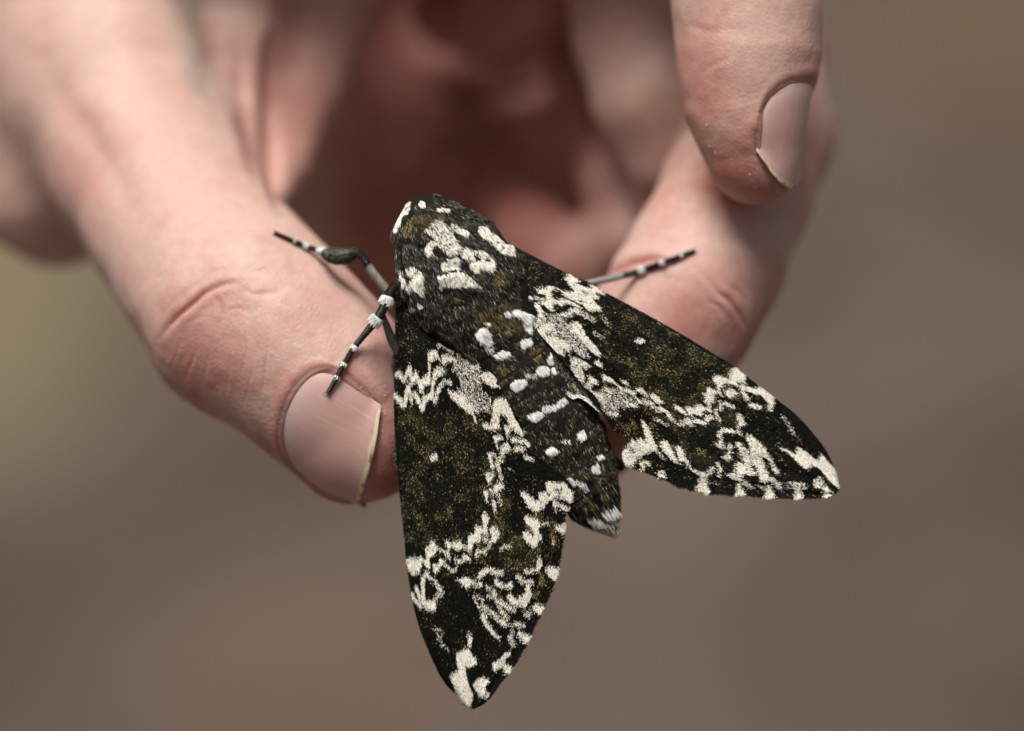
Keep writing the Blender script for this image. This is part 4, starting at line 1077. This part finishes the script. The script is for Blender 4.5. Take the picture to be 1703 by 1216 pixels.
def make_fur():
    n = 430000
    i = RNG.random(n) * (NB - 1); j = RNG.random(n) * MB
    wts = (rx * 0.5 + ry * 0.5)
    keep = RNG.random(n) < np.maximum(0.45, np.interp(i, np.arange(NB), wts) / wts.max())
    i, j = i[keep], j[keep]
    i0 = np.minimum(i.astype(int), NB - 2); j0 = j.astype(int) % MB; a = (i - i0)[:, None]; b_ = (j - j.astype(int))[:, None]
    j1 = (j0 + 1) % MB
    p = (BV[i0, j0] * (1 - a) + BV[i0 + 1, j0] * a) * (1 - b_) + (BV[i0, j1] * (1 - a) + BV[i0 + 1, j1] * a) * b_
    c0 = cx[i0] * (1 - a) + cx[i0 + 1] * a
    tg_ = tg[i0]
    nrm = (p - c0); nrm = nrm - (nrm * tg_).sum(1, keepdims=True) * tg_
    nrm = nrm / (rx[i0, None] ** 2 + ry[i0, None] ** 2) * 40; nrm /= np.linalg.norm(nrm, axis=1, keepdims=True)
    px, py = topx(p)
    f = i / (NB - 1)
    under = inside(px, py, WL) | inside(px, py, WR)
    thor = f < 0.42
    # the front of the thorax lies over the wing roots, the abdomen under the inner margins
    ok = (nrm[:, 2] > -0.55) & (~under | (thor & ((p[:, 2] > 0.9) | (f < 0.30))))
    p, nrm, tg_, px, py, f, thor, i = p[ok], nrm[ok], tg_[ok], px[ok], py[ok], f[ok], thor[ok], i[ok]
    n = len(p)
    # abdominal hairs end at the ring's hind edge
    L = np.where(thor, RNG.uniform(0.35, 0.85, n), RNG.uniform(0.30, 0.60, n)) * np.where(f > 0.90, 2.2, 1) * np.where(f < 0.06, 0.8, 1)
    mx_, my_ = topx(p + tg_ * (L * 0.55)[:, None] + nrm * 0.2)
    px, py = mx_, my_
    w_ = look(FUR, 'W', px, py); g_ = look(FUR, 'G', px, py); s_ = look(FUR, 'S', px, py); k_ = look(FUR, 'B', px, py)
    L = L * np.where(s_ > 0.5, 1.1, np.where(w_ > 0.5, 0.75, 1))
    p = p + nrm * (0.20 * np.maximum(w_ * 0.8, s_) - 0.15 * k_ + 0.3 * (noise3(p + 3, 1.3) - 0.5))[:, None] * np.where(thor, 1, 0.55)[:, None]
    clump = np.stack([noise3(p * np.array([1, 1, 1]) + 7, 1.7), noise3(p + 27, 1.7), noise3(p + 47, 1.7)], -1) - 0.5
    lift = np.where(thor, 0.45, 0.16)[:, None] + 0.25 * (f < 0.12)[:, None]
    sidev = np.cross(nrm, tg_)
    d_ = tg_ + nrm * (lift + RNG.normal(0, 0.12, (n, 1))) + sidev * RNG.normal(0, 0.22, (n, 1)) + clump * np.where(thor, 0.8, 0.5)[:, None]
    d_ = np.where((f > 0.88)[:, None], tg_ + 0.10 * RNG.normal(0, 1, (n, 3)), d_)
    d_ /= np.linalg.norm(d_, axis=1, keepdims=True)
    bend = tg_ * 0.5 - nrm * 0.25
    r = RNG.random((5, n))
    base = BLACK * 1.3 * (0.6 + 1.0 * r[0])[:, None]
    c = np.where((r[1] < np.where(thor, 0.32, 0.42))[:, None], np.array([0.028, 0.029, 0.016]) * (0.4 + 1.2 * r[0])[:, None], base)
    c = np.where((r[1] > 1 - np.where(thor, 0.045, 0.075) * (1 - k_))[:, None], np.array([0.42, 0.385, 0.30]) * (0.6 + 0.6 * r[0])[:, None], c)
    c = np.where((r[1] > 0.74)[:, None] & (r[1] < 0.80)[:, None], np.array([0.14, 0.085, 0.03]), c)
    c = np.where((k_ > 0.5)[:, None] & (r[1] < 0.92)[:, None], BLACK * (0.7 + 0.6 * r[0])[:, None], c)
    c = np.where((r[2] < g_)[:, None], np.array([0.20, 0.135, 0.040]) * (0.35 + 1.1 * r[0])[:, None], c)
    c = np.where((r[3] < w_ * (0.75 + 0.45 * noise3(p * 3.0, 1.0)))[:, None], CREAM * (0.8 + 0.28 * r[0])[:, None], c)
    c = np.where((r[4] < s_ * 1.05)[:, None], SNOW * (0.85 + 0.2 * r[0])[:, None], c)
    c = np.where((f > 0.955)[:, None] & (r[1] < 0.45)[:, None], CREAM * 0.9, c)
    wv_ = np.cross(d_, np.array([0, 0, 1.0]) + RNG.normal(0, 0.5, (n, 3))); wv_ /= np.linalg.norm(wv_, axis=1, keepdims=True) + 1e-9
    w0 = np.where((w_ > 0.5) | (s_ > 0.5), 0.032, 0.026)[:, None] * RNG.uniform(0.7, 1.4, (n, 1))
    q0 = p - nrm * 0.05; q1 = q0 + d_ * (L * 0.55)[:, None]; q2 = q1 + (d_ + bend * 0.8) * (L * 0.42)[:, None]
    V = np.stack([q0 - wv_ * w0, q0 + wv_ * w0, q1 + wv_ * w0 * 0.9, q1 - wv_ * w0 * 0.9, q2 + wv_ * w0 * 0.25, q2 - wv_ * w0 * 0.25], 1).reshape(-1, 3)
    k = 6 * np.arange(n)[:, None]
    F_ = np.vstack([k + np.array([0, 1, 2, 3]), k + np.array([3, 2, 4, 5])])
    tag(build('fur', V, F_, m_fur, body, col=np.repeat(c, 6, 0), smooth=False), kind='stuff')


make_fur()
# eye on the shaded side of the head
ev = []
for a in np.linspace(-1.45, 1.45, 13):
    for q in np.linspace(0, 2 * math.pi, 20, endpoint=False):
        ev.append(P(661, 394, -2.6) + 1.15 * np.array([math.cos(a) * math.cos(q) * 0.8, math.cos(a) * math.sin(q), math.sin(a)]))
m_eye, t, b = new_mat('compound eye')
nz = t.nodes.new('ShaderNodeTexVoronoi'); nz.inputs['Scale'].default_value = 9000
cr = t.nodes.new('ShaderNodeValToRGB'); cr.color_ramp.elements[0].color = (0.02, 0.014, 0.016, 1); cr.color_ramp.elements[1].color = (0.045, 0.035, 0.035, 1)
t.links.new(nz.outputs['Distance'], cr.inputs[0]); t.links.new(cr.outputs[0], b.inputs['Base Color']); b.inputs['Roughness'].default_value = 0.25
build('eye', np.array(ev), grid_faces(13, 20, True), m_eye, moth)


# ---- legs: jointed tubes with scaly white cuffs
def leg(name, pts, label, bands, claw=None, pale=()):
    """pts (px, py, z, radius px); bands: fractions along the leg that carry white scales"""
    q = catmull(pts, 90)
    c_ = P(q[:, 0], q[:, 1], q[:, 2]); r_ = q[:, 3] * S
    f = np.linspace(0, 1, 90)
    white = np.zeros(90)
    for c0, hw in bands:
        white = np.maximum(white, (np.abs(f - c0) < hw).astype(float))
    pl = np.zeros(90)
    for c0, c1 in pale: pl = np.maximum(pl, ((f > c0) & (f < c1)).astype(float))
    r_ = r_ * (0.72 + 0.5 * white)
    tn = np.gradient(c_, axis=0); tn /= np.linalg.norm(tn, axis=1, keepdims=True)
    sx = np.cross(tn, zz); sx /= np.linalg.norm(sx, axis=1, keepdims=True) + 1e-9; ux = np.cross(sx, tn)
    k = 12; a = np.linspace(0, 2 * math.pi, k, endpoint=False)
    V = (c_[:, None] + r_[:, None, None] * (np.cos(a)[None, :, None] * sx[:, None] + np.sin(a)[None, :, None] * ux[:, None])).reshape(-1, 3)
    V = V + (noise3(V, 6.0)[:, None] - 0.5) * 0.06
    col_ = np.repeat(np.where(white[:, None] > 0.5, SNOW * 0.95, np.where(pl[:, None] > 0.5, np.array([0.30, 0.28, 0.25]), np.array([0.018, 0.016, 0.012]))), k, 0)
    o = tag(build(name, V, grid_faces(90, k, True), m_fur, moth, col=col_), label)
    # lying scales
    n = 9000; i = RNG.integers(1, 88, n); j = RNG.random(n) * 2 * math.pi
    nr = np.cos(j)[:, None] * sx[i] + np.sin(j)[:, None] * ux[i]
    p = c_[i] + nr * r_[i, None] + tn[i] * RNG.uniform(-0.1, 0.1, (n, 1))
    sd_ = np.cross(nr, tn[i]); L = RNG.uniform(0.14, 0.30, (n, 1)) * (1 + 1.2 * smooth01(0.5, 0.95, r_[i, None])); w0 = RNG.uniform(0.02, 0.04, (n, 1))
    rr = RNG.random(n); wi = white[np.clip(i + np.round(RNG.normal(0, 0.45, n)).astype(int), 0, 89)]
    c = np.where(wi[:, None] > 0.5, SNOW * (0.85 + 0.2 * rr)[:, None], np.where(pl[i, None] > 0.5, np.array([0.34, 0.32, 0.28]) * (0.7 + 0.5 * rr)[:, None],
                 np.where((rr < np.where(r_[i] > 0.75, 0.5, 0.16))[:, None], np.array([0.15, 0.145, 0.095]) * (0.5 + 1.5 * rr)[:, None], np.array([0.025, 0.023, 0.018]))))
    e = p - tn[i] * L + nr * (0.04 + 0.35 * L)
    V = np.stack([p - sd_ * w0, p + sd_ * w0, e + sd_ * w0 * 0.7, e - sd_ * w0 * 0.7], 1).reshape(-1, 3)
    tag(build('leg_scales', V, np.arange(4 * n).reshape(-1, 4), m_fur, o, col=np.repeat(c, 4, 0), smooth=False), kind='stuff')
    if claw is not None:
        for s_ in (-1, 1):
            e = P(q[0, 0], q[0, 1], q[0, 2])
            t1 = -tn[0]; s1 = sx[0] * s_
            pts3 = np.array([e - t1 * 0.1, e + t1 * 0.25 + s1 * 0.22, e + t1 * 0.45 + s1 * 0.55 - ux[0] * 0.1])
            rad = [0.09, 0.06, 0.02]; V = []
            for m_ in range(3):
                for a_ in np.linspace(0, 2 * math.pi, 6, endpoint=False):
                    V.append(pts3[m_] + rad[m_] * (math.cos(a_) * s1 + math.sin(a_) * ux[0]))
            build('claw', np.array(V), grid_faces(3, 6, True), m_fur, o, col=np.tile([0.03, 0.022, 0.018], (18, 1)))


def onskin(px, py, h): return surf_z(px, py) + h


leg('leg', [(458, 388, onskin(462, 392, 0.3), 3.2), (488, 401, onskin(490, 405, 0.5), 3.6), (515, 412, onskin(512, 416, 0.9), 4.2), (536, 420, -7.0, 6), (550, 425, -5.4, 14), (572, 426, -4.6, 18), (592, 422, -4.0, 12), (603, 428, -3.6, 8), (622, 456, -2.8, 9), (645, 484, -2.2, 9), (664, 500, -2.2, 8)],
    'foreleg with a thick hairy shin reaching over the base of the thumb', [(0.145, 0.010), (0.225, 0.013), (0.335, 0.014)], claw=1, pale=[(0.70, 0.92)])
leg('leg', [(546, 652, onskin(546, 652, 0.35), 3.2), (560, 628, onskin(560, 628, 0.5), 3.8), (574, 603, onskin(574, 603, 0.7), 4.4), (590, 577, onskin(590, 577, 1.0), 5), (610, 552, -0.6, 6), (630, 526, 0.0, 9), (642, 502, 0.2, 9), (650, 484, 0.0, 9), (664, 470, -0.6, 8)],
    'banded middle leg with its claw resting on the thumbnail', [(0.135, 0.008), (0.245, 0.013), (0.39, 0.017), (0.665, 0.028), (0.84, 0.022)], claw=1)
leg('leg', [(636, 524, -1.0, 4), (644, 545, -1.6, 6), (652, 566, -2.2, 8), (664, 590, -2.8, 8)], 'pale shin half hidden beneath the wing edge', [], pale=[(0.1, 1.0)])
leg('leg', [(1154, 418, onskin(1150, 420, 0.3), 3.6), (1128, 428, onskin(1126, 430, 0.5), 4.2), (1098, 439, onskin(1098, 440, 0.6), 5), (1062, 452, onskin(1062, 453, 0.9), 6), (1030, 460, -10.6, 6), (986, 470, -8.8, 6), (950, 478, -7.5, 7)],
    'banded leg stretched out over the middle finger', [(0.115, 0.006), (0.265, 0.016), (0.435, 0.028)], claw=1, pale=[(0.6, 1.0)])
leg('leg', [(1034, 778, -5.6, 4), (1028, 772, -5.4, 9), (1016, 766, -4.8, 10), (996, 756, -4.4, 9)], 'dark fuzzy hind leg tip poking out beside the abdomen', [])

# ------------------------------------------------------------------ crumbs
m_dirt, t, b = new_mat('dirt')
nz = t.nodes.new('ShaderNodeTexNoise'); nz.inputs['Scale'].default_value = 4000
cr = t.nodes.new('ShaderNodeValToRGB'); cr.color_ramp.elements[0].color = (0.02, 0.016, 0.01, 1); cr.color_ramp.elements[1].color = (0.09, 0.07, 0.04, 1)
t.links.new(nz.outputs[0], cr.inputs[0]); t.links.new(cr.outputs[0], b.inputs['Base Color']); b.inputs['Roughness'].default_value = 0.95
V, F_ = [], []
dc = P(605, 838, -10.5); print('legz', [round(surf_z(*q), 1) for q in ((1150, 420), (1126, 430), (1098, 440), (1062, 453), (1040, 456), (546, 652), (590, 577), (462, 392), (512, 416))])
for _ in range(90):
    d_ = RNG.normal(0, 1, 3); d_ /= np.linalg.norm(d_); p = dc + d_ * RNG.uniform(0.0, 0.35); e = p + d_ * RNG.uniform(0.15, 0.5)
    s1 = np.cross(d_, RNG.normal(0, 1, 3)); s1 /= np.linalg.norm(s1); s2 = np.cross(d_, s1)
    k = len(V); V += [p + s1 * 0.08, p - s1 * 0.04 + s2 * 0.07, p - s1 * 0.04 - s2 * 0.07, e]
    F_ += [(k, k + 1, k + 3), (k + 1, k + 2, k + 3), (k + 2, k, k + 3), (k, k + 2, k + 1)]
tag(build('dirt_crumb', np.array(V), F_, m_dirt, smooth=False), 'tiny dark crumb of dirt stuck under the thumbnail corner', 'dirt')

# flakes of dry skin round the nails and on the fingertip
m_flake, t, b = new_mat('dry skin')
nz = t.nodes.new('ShaderNodeTexNoise'); nz.inputs['Scale'].default_value = 3000
cr = t.nodes.new('ShaderNodeValToRGB'); cr.color_ramp.elements[0].color = (0.62, 0.47, 0.36, 1); cr.color_ramp.elements[1].color = (0.82, 0.70, 0.55, 1)
t.links.new(nz.outputs[0], cr.inputs[0]); t.links.new(cr.outputs[0], b.inputs['Base Color']); b.inputs['Roughness'].default_value = 0.6
fx = []
for px, py, sx_, sy_, n in ((1185, 225, 14, 30, 22), (1210, 255, 30, 26, 8), (1258, 245, 6, 40, 9), (1160, 180, 14, 26, 4), (610, 645, 22, 12, 14), (560, 605, 30, 10, 6), (636, 700, 3, 30, 8)):
    fx.append(np.c_[RNG.normal(px, sx_, n), RNG.normal(py, sy_, n)])
fx = np.vstack(fx)
V, F_ = [], []
for px, py in fx:
    z = surf_z(px, py, 2.0, -24.0)
    if z < -23: continue
    p = P(px, py, z)[None]; nn = hand_grad(p)[0]; p = p[0] + nn * 0.02
    d_ = np.cross(nn, RNG.normal(0, 1, 3)); d_ /= np.linalg.norm(d_); s1 = np.cross(nn, d_)
    L = RNG.uniform(0.10, 0.42); w0 = RNG.uniform(0.02, 0.045); k = len(V)
    V += [p - s1 * w0, p + s1 * w0, p + d_ * L * 0.6 + s1 * w0 * 0.8 + nn * 0.06, p + d_ * L * 0.6 - s1 * w0 + nn * 0.09, p + d_ * L + nn * 0.13]
    F_ += [(k, k + 1, k + 2, k + 3), (k + 3, k + 2, k + 4)]
tag(build('skin_flakes', np.array(V), F_, m_flake, hand, smooth=False), kind='stuff')
for o in bpy.data.objects:
    if '_org' in o: del o['_org']
